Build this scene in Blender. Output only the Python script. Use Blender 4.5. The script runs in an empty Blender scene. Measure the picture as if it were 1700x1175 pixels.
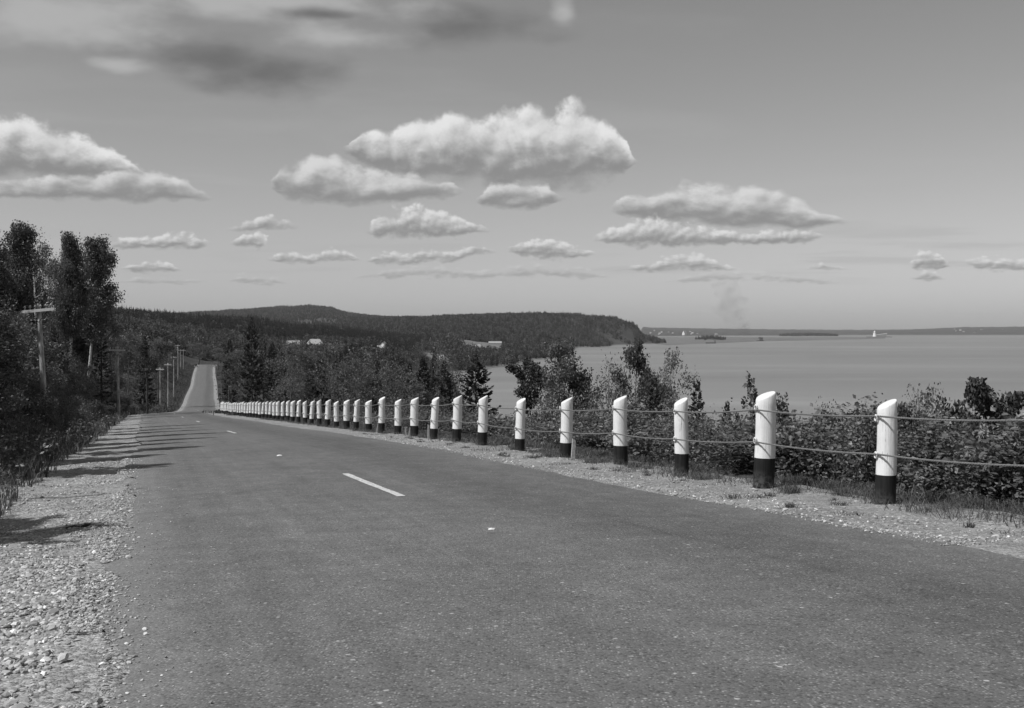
import bpy, bmesh, math, random
import numpy as np
from mathutils import Vector, Matrix, Euler
R = math.radians
scene = bpy.context.scene
col = scene.collection

# ------------------------------------------------------------------ camera
F = 1800.0; HV = 545.0; EYE = 45.0           # focal length in photo pixels, horizon row, eye height above the sea
cam_d = bpy.data.cameras.new('camera'); cam = bpy.data.objects.new('camera', cam_d); col.objects.link(cam)
cam_d.sensor_width = 36.0; cam_d.lens = 36.0 * F / 1700.0
cam_d.shift_y = -(587.5 - HV) / 1700.0
cam_d.clip_start = 0.1; cam_d.clip_end = 60000
cam.location = (0, 0, EYE); cam.rotation_euler = (R(90), 0, 0)
scene.camera = cam

# ------------------------------------------------------------------ world: grey sky with cumulus
SUN_EL, SUN_HEAD = 52.0, 241.0               # sun height and compass heading (0 = straight ahead, clockwise)
world = bpy.data.worlds.new('World'); scene.world = world; world.use_nodes = True
def build_world():
    nt = world.node_tree; N = nt.nodes; L = nt.links; N.clear()
    def node(t, **k):
        n = N.new(t)
        for a, b in k.items(): setattr(n, a, b)
        return n
    def put(s, v):
        if hasattr(v, 'is_linked'): L.new(v, s)
        else: s.default_value = v
    def m(op, a, b=0.0, c=0.0, clamp=False):
        n = node('ShaderNodeMath', operation=op, use_clamp=clamp); put(n.inputs[0], a); put(n.inputs[1], b)
        if op in ('MULTIPLY_ADD', 'SMOOTH_MIN', 'SMOOTH_MAX', 'WRAP'): put(n.inputs[2], c)
        return n.outputs[0]
    def vm(op, a, b=None, c=None):
        n = node('ShaderNodeVectorMath', operation=op); put(n.inputs[0], a)
        if b is not None: put(n.inputs[1], b)
        if c is not None: put(n.inputs[2], c)
        return n.outputs['Value'] if op in ('LENGTH', 'DOT_PRODUCT') else n.outputs[0]
    def mr(v, a, b, c, d, t='SMOOTHSTEP'):
        n = node('ShaderNodeMapRange', interpolation_type=t, clamp=True); put(n.inputs[0], v)
        for i, x in enumerate((a, b, c, d)): put(n.inputs[1 + i], x)
        return n.outputs[0]
    sky = node('ShaderNodeTexSky', sky_type='NISHITA', sun_disc=False)
    sky.sun_elevation = R(SUN_EL); sky.sun_rotation = R(SUN_HEAD); sky.altitude = 50
    sky.air_density = 1.0; sky.dust_density = 0.8; sky.ozone_density = 1.0
    bw = node('ShaderNodeVectorMath', operation='DOT_PRODUCT'); L.new(sky.outputs[0], bw.inputs[0]); bw.inputs[1].default_value = (0.30, 0.60, 0.10)
    tc = node('ShaderNodeTexCoord'); sep = node('ShaderNodeSeparateXYZ'); L.new(tc.outputs['Generated'], sep.inputs[0])
    x, y, z = sep.outputs
    az = m('MULTIPLY', m('ARCTAN2', x, y), F)
    el = m('MULTIPLY', m('ARCSINE', z), F)
    cb = node('ShaderNodeCombineXYZ'); put(cb.inputs[0], az); put(cb.inputs[1], el); P = cb.outputs[0]
    def ang(u, v):
        a = math.atan((u - 850) / F); return a * F, math.atan((HV - v) / F * math.cos(a)) * F
    # rows of cumulus: for each bearing (as a column of the photograph) the row of the cloud's crown and of its flat base
    rows = [
        [(-250,300,300),(-200,262,300),(-60,215,300),(0,192,292),(40,184,292),(70,204,293),(105,208,294),(140,220,296),(180,243,298),(210,260,300),(240,284,302),(262,302,302),
         (560,250,250),(600,212,270),(635,214,286),(690,198,294),(740,186,300),(790,183,304),(850,182,306),(900,176,307),(950,173,306),(985,182,302),(1010,202,296),(1034,226,286),(1058,262,268),(1070,268,268)],
        [(-250,330,330),(-180,302,330),(0,297,328),(100,292,330),(180,285,332),(230,272,333),(290,288,333),(335,312,332),(355,330,330),(450,308,308),(468,276,322),(520,258,334),(560,268,337),(620,284,338),(700,288,332),(742,300,326),(768,322,322),(785,334,334),(810,306,342),(860,298,346),(910,302,342),(938,328,328),
         (1012,350,350),(1045,322,358),(1090,318,364),(1130,300,371),(1180,304,375),(1230,310,378),(1310,318,384),(1350,338,380),(1395,356,372),(1415,368,368)],
        [(365,382,382),(400,368,384),(450,358,382),(492,370,380),(506,376,376),(602,384,384),(640,350,392),(690,338,394),(732,346,395),(765,362,390),(800,374,387),(815,382,382),
         (980,398,398),(1010,380,403),(1060,360,411),(1100,362,408),(1160,373,406),(1240,383,405),(1300,378,405),(1348,384,400),(1368,396,396)],
        [(160,408,408),(200,394,414),(250,390,414),(300,382,412),(335,392,411),(350,403,403),(382,404,404),(400,385,411),(430,386,414),(448,408,408),(832,414,414),(870,400,426),(915,389,428),(950,400,429),(988,424,424),
         (1505,443,443),(1525,418,448),(1550,415,448),(1575,443,443),(1590,436,436),(1620,424,448),(1700,428,452),(1790,440,440)],
        [(185,447,447),(230,433,452),(280,436,452),(304,448,448),(432,432,432),(480,415,437),(520,424,439),(545,412,435),(580,416,434),(604,433,433),(640,414,440),(680,424,440),(700,412,436),(750,416,434),(790,405,422),(835,420,420),
         (1000,449,449),(1060,438,450),(1110,426,449),(1140,417,449),(1180,430,450),(1230,449,449),(1300,447,447),(1370,436,448),(1440,447,447),(1500,462,462),(1540,445,466),(1580,462,462)],
        [(150,470,470),(240,458,470),(300,462,472),(370,468,468),(400,452,470),(450,456,472),(480,470,470),(560,464,464),(640,448,462),(720,440,458),(800,448,464),(880,436,458),(960,444,462),(1030,460,460),(1080,470,470),(1160,454,468),(1280,450,466),(1360,462,472),(1420,470,470)],
    ]
    AX0, AX1, EH = -1000.0, 1000.0, 420.0
    def ramp(pts):
        n = node('ShaderNodeValToRGB'); cr = n.color_ramp; cr.interpolation = 'B_SPLINE' if False else 'LINEAR'
        st = []
        for (u, vt, vb) in pts:
            a, et = ang(u, vt); _, eb = ang(u, vb); st.append(((a - AX0) / (AX1 - AX0), et / EH, eb / EH))
        while len(cr.elements) < len(st): cr.elements.new(0.5)
        for e, q in zip(cr.elements, st): e.position = q[0]
        for e, q in zip(sorted(cr.elements, key=lambda e: e.position), st): e.color = (q[1], q[2], 0, 1)
        put(n.inputs[0], axn); sp = node('ShaderNodeSeparateColor'); L.new(n.outputs[0], sp.inputs[0])
        return sp.outputs[0], sp.outputs[1]
    def mix(a, b, f): return m('ADD', m('MULTIPLY', a, m('SUBTRACT', 1.0, f)), m('MULTIPLY', b, f))
    lne = m('LOGARITHM', m('MAXIMUM', el, 20.0), math.e)
    def billow(dx, dy, xs=84.0, ys=4.4):
        c2 = node('ShaderNodeCombineXYZ'); put(c2.inputs[0], m('MULTIPLY_ADD', az, 1/xs, dx)); put(c2.inputs[1], m('MULTIPLY_ADD', lne, ys, dy))
        nz = node('ShaderNodeTexNoise', noise_dimensions='2D'); put(nz.inputs['Vector'], c2.outputs[0])
        nz.inputs['Scale'].default_value = 1.0; nz.inputs['Detail'].default_value = 6; nz.inputs['Roughness'].default_value = 0.62
        vo = node('ShaderNodeTexVoronoi', voronoi_dimensions='2D', feature='F1'); put(vo.inputs['Vector'], vm('MULTIPLY_ADD', nz.outputs['Color'], (1.0, 1.0, 0), vm('MULTIPLY', c2.outputs[0], (2.2, 2.0, 0)))); vo.inputs['Scale'].default_value = 1.0
        return m('ADD', m('MULTIPLY', m('SUBTRACT', nz.outputs[0], 0.5), 1.5), m('MULTIPLY', m('SUBTRACT', 0.42, vo.outputs['Distance']), 0.5)), nz
    b0, nz0 = billow(0.0, 0.0); b1, _ = billow(-0.12, 0.17)
    wob = node('ShaderNodeSeparateColor'); L.new(nz0.outputs['Color'], wob.inputs[0])
    axn = mr(m('WRAP', m('MULTIPLY_ADD', m('SUBTRACT', wob.outputs[1], 0.5), 46.0, az), AX1, AX0), AX0, AX1, 0.0, 1.0, 'LINEAR')   # the rows go on round the whole horizon
    eln = m('DIVIDE', m('MULTIPLY_ADD', m('MULTIPLY', m('SUBTRACT', wob.outputs[2], 0.5), 0.12), el, el), EH)
    emb = m('SUBTRACT', b0, b1)
    c0, _ = billow(0.0, 0.0, 36.0, 5.6); c1, _ = billow(-0.12, 0.17, 36.0, 5.6); emb_s = m('SUBTRACT', c0, c1)
    b_big, e_big = b0, emb
    # a broken flat layer for the whole sky, in true perspective towards the horizon
    inv = m('DIVIDE', 1.0, m('ADD', m('MAXIMUM', z, 0.0), 0.03))
    lay = node('ShaderNodeCombineXYZ'); put(lay.inputs[0], m('MULTIPLY', x, inv)); put(lay.inputs[1], m('MULTIPLY', y, inv))
    n2 = node('ShaderNodeTexNoise', noise_dimensions='2D'); put(n2.inputs['Vector'], vm('MULTIPLY_ADD', lay.outputs[0], (0.5, 0.75, 0), (3.7, 1.3, 0)))
    n2.inputs['Scale'].default_value = 1.0; n2.inputs['Detail'].default_value = 5; n2.inputs['Roughness'].default_value = 0.55
    thin = m('MULTIPLY', mr(n2.outputs[0], 0.50, 0.70, 0.0, 0.55), m('MULTIPLY', mr(z, 0.03, 0.06, 0.0, 1.0), mr(z, 0.11, 0.2, 1.0, 0.3)))
    c = mix(m('MULTIPLY', bw.outputs['Value'], 0.094), 0.44, thin)
    # the heavy flat cloud high on the left: pale film and darker base
    def soft(blobs, nzo, amp, lo, hi):
        best = None
        for (u, v, rx, ry) in blobs:
            cx, cy = ang(u, v)
            d = vm('LENGTH', vm('MULTIPLY_ADD', P, (1/rx, 1/ry, 0), (-cx/rx, -cy/ry, 0)))
            best = d if best is None else m('SMOOTH_MIN', best, d, 0.3)
        return mr(m('ADD', m('SUBTRACT', 1.0, best), m('MULTIPLY', m('SUBTRACT', nzo, 0.5), amp)), lo, hi, 0.0, 1.0)
    n4 = node('ShaderNodeTexNoise', noise_dimensions='2D'); put(n4.inputs['Vector'], vm('MULTIPLY_ADD', P, (1/140, 1/62, 0), (5.1, 2.2, 0)))
    n4.inputs['Scale'].default_value = 1.0; n4.inputs['Detail'].default_value = 6; n4.inputs['Roughness'].default_value = 0.5
    s4 = node('ShaderNodeSeparateColor'); L.new(n4.outputs['Color'], s4.inputs[0])
    pale = soft([(120,30,230,56),(430,0,320,46),(580,64,160,30),(200,108,80,18),(938,20,30,34)], s4.outputs[0], 1.5, 0.0, 0.85)
    dark = soft([(430,126,150,56),(350,98,210,42),(780,44,170,44),(540,24,120,18)], s4.outputs[1], 1.4, 0.0, 1.05)
    c = mix(c, 0.46, m('MULTIPLY', pale, 0.85))
    c = mix(c, 0.15, m('MULTIPLY', dark, 0.95))
    for k, pts in enumerate(rows):
        top, bas = ramp(pts); b0, emb = (b_big, e_big) if k < 2 else (c0, emb_s)
        th = m('SUBTRACT', top, bas)
        t = m('DIVIDE', m('SUBTRACT', eln, bas), m('MAXIMUM', th, 0.004))
        ft = m('ADD', m('SUBTRACT', 1.02, t), m('MULTIPLY', b0, (0.34, 0.42, 0.60, 0.75, 0.85, 1.1)[k]))
        fb = m('ADD', m('ADD', t, 0.10), m('MULTIPLY', b0, (0.22, 0.24, 0.35, 0.5, 0.5, 0.7)[k]))
        al = m('MULTIPLY', m('MULTIPLY', mr(ft, 0.0, (0.20, 0.28, 0.32, 0.36, 0.4, 0.6)[k], 0.0, (0.97, 0.93, 0.9, 0.9, 0.85, 0.55)[k]), mr(fb, 0.0, (0.24, 0.26, 0.3, 0.4, 0.45, 0.5)[k], 0.0, 1.0)), mr(th, 0.004, (0.085, 0.085, 0.06, 0.045, 0.035, 0.03)[k], 0.0, 1.0))
        sh = mr(m('ADD', m('MULTIPLY', t, 1.0), m('MULTIPLY', emb, 0.48)), 0.12, 1.0, 0.0, 1.0)
        cl = mr(sh, 0.0, 1.0, 0.26, (0.80, 0.70, 0.76, 0.74, 0.72, 0.60)[k], 'LINEAR')
        c = mix(c, cl, al)
    bg = node('ShaderNodeBackground'); put(bg.inputs[0], c); bg.inputs[1].default_value = 1.0
    out = node('ShaderNodeOutputWorld'); L.new(bg.outputs[0], out.inputs[0])
build_world()
world.cycles.sampling_method = 'MANUAL'; world.cycles.sample_map_resolution = 256

# ------------------------------------------------------------------ sun and exposure
sd = bpy.data.lights.new('sun', 'SUN'); sun = bpy.data.objects.new('sun', sd); col.objects.link(sun)
sd.energy = 4.2; sd.angle = R(0.53); sd.color = (1, 1, 1)
to_sun = Vector((math.sin(R(SUN_HEAD)) * math.cos(R(SUN_EL)), math.cos(R(SUN_HEAD)) * math.cos(R(SUN_EL)), math.sin(R(SUN_EL))))
sun.rotation_euler = to_sun.to_track_quat('Z', 'Y').to_euler(); sun.location = (-60, -20, 120)
vs = scene.view_settings; vs.view_transform = 'Standard'; vs.look = 'None'; vs.exposure = 0.0; vs.gamma = 1.0; vs.use_curve_mapping = False
scene.render.engine = 'CYCLES'
cy = scene.cycles; cy.use_denoising = True; cy.max_bounces = 6; cy.diffuse_bounces = 2; cy.glossy_bounces = 2; cy.transmission_bounces = 3
cy.volume_bounces = 0; cy.transparent_max_bounces = 8; cy.use_adaptive_sampling = True; cy.adaptive_threshold = 0.02
cy.caustics_reflective = False; cy.caustics_refractive = False; cy.volume_step_rate = 2.0; cy.volume_max_steps = 128

HAZE = 3.7e-5
# ------------------------------------------------------------------ helpers
rng = np.random.default_rng(7)
def mesh_np(name, verts, faces, mats, midx=None, tone=None, smooth=False, uv=None):
    """faces: list of (n, k) index arrays"""
    me = bpy.data.meshes.new(name)
    verts = np.asarray(verts, dtype=np.float32).reshape(-1, 3)
    faces = [np.asarray(f, dtype=np.int32) for f in (faces if isinstance(faces, list) else [faces]) if len(f)]
    nl = sum(f.size for f in faces); nf = sum(len(f) for f in faces)
    me.vertices.add(len(verts)); me.vertices.foreach_set('co', verts.ravel())
    me.loops.add(nl); me.polygons.add(nf)
    li = np.concatenate([f.ravel() for f in faces]); ks = np.concatenate([np.full(len(f), f.shape[1], np.int32) for f in faces])
    st = np.concatenate([[0], np.cumsum(ks)[:-1]]).astype(np.int32)
    me.loops.foreach_set('vertex_index', li); me.polygons.foreach_set('loop_start', st)
    if midx is not None: me.polygons.foreach_set('material_index', np.asarray(midx, np.int32))
    me.polygons.foreach_set('use_smooth', np.full(nf, smooth))
    for mt in (mats if isinstance(mats, (list, tuple)) else [mats]): me.materials.append(mt)
    if tone is not None:
        a = me.attributes.new('tone', 'FLOAT', 'FACE'); a.data.foreach_set('value', np.asarray(tone, np.float32))
    if uv is not None:
        l = me.uv_layers.new(name='UVMap'); l.data.foreach_set('uv', np.asarray(uv, np.float32)[li].ravel())
    me.update(calc_edges=True)
    return me
def obj(name, me, parent=None, loc=(0, 0, 0), rot=(0, 0, 0), sc=(1, 1, 1)):
    o = bpy.data.objects.new(name, me); col.objects.link(o); o.location = loc; o.rotation_euler = rot; o.scale = sc
    if parent is not None: o.parent = parent
    return o
def empty(name, loc=(0, 0, 0), rot=(0, 0, 0), sc=(1, 1, 1)):
    o = bpy.data.objects.new(name, None); col.objects.link(o); o.location = loc; o.rotation_euler = rot; o.scale = sc; o.empty_display_size = 0.2
    return o
def tag(o, label=None, cat=None, group=None, kind=None):
    if label: o['label'] = label
    if cat: o['category'] = cat
    if group: o['group'] = group
    if kind: o['kind'] = kind
    return o
class MB:
    """collects simple solids into one mesh"""
    def __init__(s): s.v = []; s.q = []; s.t = []; s.n = 0
    def add(s, v, q=(), t=()):
        v = np.asarray(v, float).reshape(-1, 3)
        if len(q): s.q.append(np.asarray(q, int) + s.n)
        if len(t): s.t.append(np.asarray(t, int) + s.n)
        s.v.append(v); s.n += len(v); return s
    def box(s, c, d, rz=0.0):
        x, y, z = np.array(d) / 2
        v = np.array([(i, j, k) for k in (-z, z) for j in (-y, y) for i in (-x, x)])
        ca, sa = math.cos(rz), math.sin(rz); v = np.c_[v[:, 0]*ca - v[:, 1]*sa, v[:, 0]*sa + v[:, 1]*ca, v[:, 2]] + np.array(c)
        return s.add(v, [(0, 2, 3, 1), (4, 5, 7, 6), (0, 1, 5, 4), (2, 6, 7, 3), (0, 4, 6, 2), (1, 3, 7, 5)])
    def tube(s, pts, rad, n=6, cap=True):
        pts = np.asarray(pts, float); k = len(pts); rad = np.broadcast_to(np.asarray(rad, float), (k,))
        tg = np.gradient(pts, axis=0); tg /= np.maximum(np.linalg.norm(tg, axis=1, keepdims=True), 1e-9)
        ref = np.where(np.abs(tg[:, 2:3]) > 0.9, np.array([[1.0, 0, 0]]), np.array([[0, 0, 1.0]]))
        u = np.cross(tg, ref); u /= np.linalg.norm(u, axis=1, keepdims=True); w = np.cross(tg, u)
        th = np.arange(n) * 2 * math.pi / n
        ring = pts[:, None, :] + rad[:, None, None] * (np.cos(th)[None, :, None] * u[:, None, :] + np.sin(th)[None, :, None] * w[:, None, :])
        i, j = np.meshgrid(np.arange(k - 1), np.arange(n), indexing='ij'); j2 = (j + 1) % n
        q = np.stack([i*n + j, i*n + j2, (i+1)*n + j2, (i+1)*n + j], -1).reshape(-1, 4)
        v = ring.reshape(-1, 3); t = []
        if cap:
            v = np.vstack([v, pts[:1], pts[-1:]]); a = len(v) - 2
            for jj in range(n): t += [(a, (jj+1) % n, jj), (a+1, (k-1)*n + jj, (k-1)*n + (jj+1) % n)]
        return s.add(v, q, t)
    def mesh(s, name, mat, smooth=False, tone=None):
        f = []
        if s.q: f.append(np.vstack(s.q))
        if s.t: f.append(np.vstack(s.t))
        return mesh_np(name, np.vstack(s.v), f, mat, smooth=smooth, tone=tone)

# ------------------------------------------------------------------ materials (all grey: the photograph is black and white)
class Mat:
    def __init__(s, name):
        s.m = bpy.data.materials.new(name); s.m.use_nodes = True; s.nt = s.m.node_tree; s.N = s.nt.nodes; s.L = s.nt.links
        s.b = s.N['Principled BSDF']; s.out = s.N['Material Output']; s.m.cycles.emission_sampling = 'NONE'
    def node(s, t, **k):
        n = s.N.new(t)
        for a, b in k.items(): setattr(n, a, b)
        return n
    def put(s, sock, v):
        if hasattr(v, 'is_linked'): s.L.new(v, sock)
        else: sock.default_value = v
    def coord(s, kind='Object'): return s.node('ShaderNodeTexCoord').outputs[kind]
    def pos(s): return s.node('ShaderNodeNewGeometry').outputs['Position']
    def vmul(s, v, k, add=(0, 0, 0)):
        n = s.node('ShaderNodeVectorMath', operation='MULTIPLY_ADD'); s.put(n.inputs[0], v); n.inputs[1].default_value = k; n.inputs[2].default_value = add; return n.outputs[0]
    def noise(s, vec, scale, detail=4, rough=0.55, out=0):
        n = s.node('ShaderNodeTexNoise'); s.put(n.inputs['Vector'], vec); n.inputs['Scale'].default_value = scale; n.inputs['Detail'].default_value = detail; n.inputs['Roughness'].default_value = rough
        return n.outputs[out]
    def voro(s, vec, scale, out='Distance', feature='F1'):
        n = s.node('ShaderNodeTexVoronoi', feature=feature); s.put(n.inputs['Vector'], vec); n.inputs['Scale'].default_value = scale; return n.outputs[out]
    def math(s, op, a, b=0.0, c=0.0):
        n = s.node('ShaderNodeMath', operation=op); s.put(n.inputs[0], a); s.put(n.inputs[1], b)
        if op == 'MULTIPLY_ADD': s.put(n.inputs[2], c)
        return n.outputs[0]
    def mr(s, v, a, b, c, d):
        n = s.node('ShaderNodeMapRange', clamp=True); s.put(n.inputs[0], v)
        for i, q in enumerate((a, b, c, d)): s.put(n.inputs[1 + i], q)
        return n.outputs[0]
    def mix(s, f, a, b):
        n = s.node('ShaderNodeMix', data_type='FLOAT'); s.put(n.inputs[0], f); s.put(n.inputs[2], a); s.put(n.inputs[3], b); return n.outputs[0]
    def sep(s, v):
        n = s.node('ShaderNodeSeparateXYZ'); s.put(n.inputs[0], v); return n.outputs
    def attr(s, name, out='Fac'):
        n = s.node('ShaderNodeAttribute', attribute_name=name); return n.outputs[out]
    def grey(s, v, rough=0.8, spec=0.3):
        if hasattr(v, 'is_linked'):
            c = s.node('ShaderNodeCombineColor')
            for k in range(3): s.L.new(v, c.inputs[k])
            s.L.new(c.outputs[0], s.b.inputs['Base Color'])
        else: s.b.inputs['Base Color'].default_value = (v, v, v, 1)
        s.put(s.b.inputs['Roughness'], rough); s.b.inputs['Specular IOR Level'].default_value = spec
        return s
    def bump(s, h, strength=0.5, dist=0.01):
        n = s.node('ShaderNodeBump'); n.inputs['Strength'].default_value = strength; n.inputs['Distance'].default_value = dist; s.put(n.inputs['Height'], h); s.L.new(n.outputs[0], s.b.inputs['Normal']); return s
def simple(name, g, rough=0.7, spec=0.3, var=0.0, scale=6.0, bump=0.0):
    M = Mat(name)
    if var:
        n = M.noise(M.coord(), scale, 5, 0.6); M.grey(M.mr(n, 0.25, 0.75, g*(1-var), g*(1+var)), rough, spec)
        if bump: M.bump(n, bump, 0.02)
    else: M.grey(g, rough, spec)
    return M.m
def foliage(name, g, spread=0.5, trans=0.25, rough=0.55, spec=0.25, inst=False):
    M = Mat(name); t = M.math('MULTIPLY', M.attr('tone'), g)
    if inst:
        oi = M.node('ShaderNodeObjectInfo'); t = M.math('MULTIPLY', t, M.mr(oi.outputs['Random'], 0, 1, 1-spread, 1+spread))
    M.grey(t, rough, spec)
    if trans:
        tr = M.node('ShaderNodeBsdfTranslucent'); c = M.node('ShaderNodeCombineColor')
        for k in range(3): M.L.new(t, c.inputs[k])
        M.L.new(c.outputs[0], tr.inputs[0]); mx = M.node('ShaderNodeMixShader'); mx.inputs[0].default_value = trans
        M.L.new(M.b.outputs[0], mx.inputs[1]); M.L.new(tr.outputs[0], mx.inputs[2]); M.L.new(mx.outputs[0], M.out.inputs[0])
    return M.m

# ------------------------------------------------------------------ the lie of the land
def pix(u, v, Y): return ((u - 850) / F * Y, Y, EYE - (v - HV) / F * Y)
def hermite(xk, yk):
    xk = np.array(xk, float); yk = np.array(yk, float); m = np.gradient(yk, xk)
    def f(x):
        x = np.clip(x, xk[0], xk[-1]); i = np.clip(np.searchsorted(xk, x) - 1, 0, len(xk) - 2); h = xk[i+1] - xk[i]; t = (x - xk[i]) / h
        return (2*t**3 - 3*t**2 + 1)*yk[i] + (t**3 - 2*t**2 + t)*h*m[i] + (-2*t**3 + 3*t**2)*yk[i+1] + (t**3 - t**2)*h*m[i+1]
    return f
cx_ = hermite([-80, -40, 0, 40, 80, 105, 125, 145, 168, 190, 220, 249, 300, 362, 415, 500, 600, 700], [30.5, 16.9, 3.27, -10.3, -23.9, -32.4, -39.0, -44.6, -50.2, -55.6, -63.6, -71.6, -86, -103, -118, -141.5, -170, -200])
rz_ = hermite([-80, -40, 0, 13, 27, 50, 65, 79, 100, 121, 150, 190, 225, 260, 300, 360, 420, 480, 520, 600, 700],
              [EYE + q for q in (4.2, 1.5, -1.28, -2.14, -2.98, -4.62, -5.65, -6.65, -8.12, -9.55, -11.7, -14.6, -16.9, -18.1, -18.7, -18.9, -18.2, -17.3, -17.5, -21, -25)])
def cx(Y): return np.where(Y < -80, 30.5 + (Y + 80) * -0.34, np.where(Y > 700, -200 - 0.3*(Y-700), cx_(Y)))
def cslope(Y): return (cx(Y + 0.5) - cx(Y - 0.5))
def foot(X, Y):
    Yf = np.array(Y, float)
    for _ in range(4):
        m = cslope(Yf); Yf = np.clip(Yf + ((X - cx(Yf)) * m + (Y - Yf)) / (1 + m*m), -80, 700)
    m = cslope(Yf); n = np.sqrt(1 + m*m)
    return Yf, ((X - cx(Yf)) - m * (Y - Yf)) / n
def along(Y, off):
    """world X, Y of the point at signed distance off to the right of the centre line"""
    m = cslope(Y); n = np.sqrt(1 + m*m); return cx(Y) + off / n, Y - off * m / n
def sst(a, b, x): t = np.clip((x - a) / (b - a), 0, 1); return t*t*(3 - 2*t)
def vnoise(x, y, seed=0):
    xi = np.floor(x).astype(np.int64); yi = np.floor(y).astype(np.int64); fx = x - xi; fy = y - yi
    fx = fx*fx*(3-2*fx); fy = fy*fy*(3-2*fy)
    def h(a, b):
        n = (a * 374761393 + b * 668265263 + seed * 974634777) & 0x7fffffff; n = ((n ^ (n >> 13)) * 1274126177) & 0x7fffffff
        return ((n ^ (n >> 16)) & 0xffff) / 65535.0
    return (h(xi, yi)*(1-fx) + h(xi+1, yi)*fx)*(1-fy) + (h(xi, yi+1)*(1-fx) + h(xi+1, yi+1)*fx)*fy
def fbm(x, y, o=4, seed=0): return sum(0.5**k * (vnoise(x*2**k, y*2**k, seed+k) - 0.5) for k in range(o))
LAND = {  # bearing (photo column): distance and height of the ground above the sea
    -400: [(100,60),(700,70),(1500,85),(3000,90),(6000,60)],
    0: [(100,48),(300,50),(700,55),(1500,70),(2200,55),(4500,90),(6000,60)],
    180: [(100,44),(200,40),(300,38),(500,42),(800,44),(1100,52),(1500,67),(2200,45),(4500,90),(6000,60)],
    260: [(150,36),(300,31),(500,33),(800,36),(1100,45),(1500,61),(2200,40),(4500,95),(6000,60)],
    340: [(150,32),(250,27),(500,27),(800,28),(1100,36),(1500,56),(2200,30),(3000,50),(4500,109),(6000,60)],
    430: [(150,26),(250,24),(500,25),(800,26),(1100,29),(1500,51),(2200,30),(3000,50),(4500,124),(6000,60)],
    505: [(150,24),(250,22),(500,23),(800,25),(1000,27),(1200,30),(1500,42),(2200,30),(3000,50),(4500,135),(6000,60)],
    550: [(150,22),(250,21),(500,22),(1000,27),(1200,29),(1500,39),(2200,30),(3000,55),(4500,130),(6000,60)],
    580: [(150,21),(250,20),(500,21),(1000,27),(1200,28),(1500,37),(2200,30),(3000,60),(4500,103),(6000,60)],
    640: [(150,19),(250,18),(500,18),(1000,25),(1200,23),(1500,29),(2200,36),(3000,67),(4500,85),(6000,40)],
    700: [(150,17),(300,13),(600,9),(900,8),(1200,12),(1500,20),(2200,38),(3000,70),(4500,60),(6000,20)],
    750: [(150,15),(300,9),(600,4),(740,1.5),(800,-3),(1040,-3),(1080,2),(1300,9),(1500,15),(2200,36),(3000,74),(4500,60),(6000,10)],
    790: [(120,16),(250,8),(450,2),(520,-3),(1100,-3),(1150,2),(1400,9),(2000,20),(2500,48),(3000,77),(3300,74),(4500,40),(6000,0)],
    830: [(100,18),(200,9),(400,2),(470,-3),(1230,-3),(1265,2),(1450,7),(2000,18),(2500,46),(3000,79),(3300,74),(4500,20),(6000,-3)],
    900: [(80,18),(200,7),(320,1.5),(380,-3),(1540,-3),(1575,2),(2000,13),(2500,40),(3000,80),(3300,70),(4500,10),(5000,-3)],
    960: [(80,16),(180,6),(260,1.5),(320,-3),(2500,-3),(2540,2.5),(2800,35),(3000,78),(3300,70),(4200,10),(4500,-3)],
    1020: [(60,20),(160,5),(220,1),(270,-3),(2900,-3),(2930,2),(2990,40),(3050,71),(3300,60),(4000,10),(4300,-3)],
    1052: [(60,20),(160,5),(210,1),(250,-3),(3030,-3),(3045,2),(3065,38),(3110,58),(3300,40),(3700,5),(3900,-3)],
    1062: [(60,20),(160,5),(210,1),(250,-3),(3070,-3),(3080,2),(3095,30),(3125,40),(3300,20),(3500,0),(3600,-3)],
    1067: [(60,20),(160,5),(210,1),(250,-3),(3120,-3),(3135,10),(3180,26),(3260,20),(3350,-3),(6000,-3),(6300,3),(7500,38),(9500,58),(12000,60)],
    1085: [(60,20),(160,5),(205,1),(245,-3),(3180,-3),(3200,6),(3240,17),(3300,10),(3400,-3),(6000,-3),(6200,3),(7500,34),(9500,50),(12000,50)],
    1102: [(60,20),(160,5),(205,1),(245,-3),(3240,-3),(3260,4),(3280,9),(3320,2),(3380,-3),(6000,-3),(6200,3),(7500,30),(9500,46),(12000,50)],
    1110: [(60,20),(160,5),(205,1),(245,-3),(3500,-3),(6000,-3),(6200,3),(7500,27),(9500,42),(12000,50)],
    1200: [(60,18),(150,5),(200,1),(240,-3),(6300,-3),(6500,2),(8000,12),(9500,37),(12000,40)],
    1310: [(60,14),(140,4),(190,1),(230,-3),(6300,-3),(6500,2),(8000,8),(9500,27),(12000,30)],
    1420: [(50,16),(130,4),(180,1),(220,-3),(7000,-3),(7200,2),(8000,6),(9500,18),(12000,25)],
    1500: [(50,14),(120,4),(170,1),(210,-3),(6900,-3),(6950,1.2),(7300,1.8),(7400,3),(8000,12),(9500,28),(12000,30)],
    1600: [(50,12),(120,3),(160,1),(200,-3),(6900,-3),(6950,1.2),(7300,1.8),(7400,3),(8200,26),(9500,54),(12000,55)],
    1700: [(45,12),(110,3),(150,1),(190,-3),(6900,-3),(6950,1.2),(7300,1.8),(7400,3),(8200,28),(9500,60),(12000,60)],
    2600: [(30,14),(70,3),(100,1),(130,-3),(7200,-3),(7400,3),(9500,50),(12000,55)],
}
LA = np.array([(k - 850) / F for k in LAND]); LY = np.linspace(math.log(30), math.log(15000), 420)
LZ = np.array([np.interp(np.exp(LY), [q[0] for q in v], [q[1] for q in v]) for v in LAND.values()])
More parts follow.
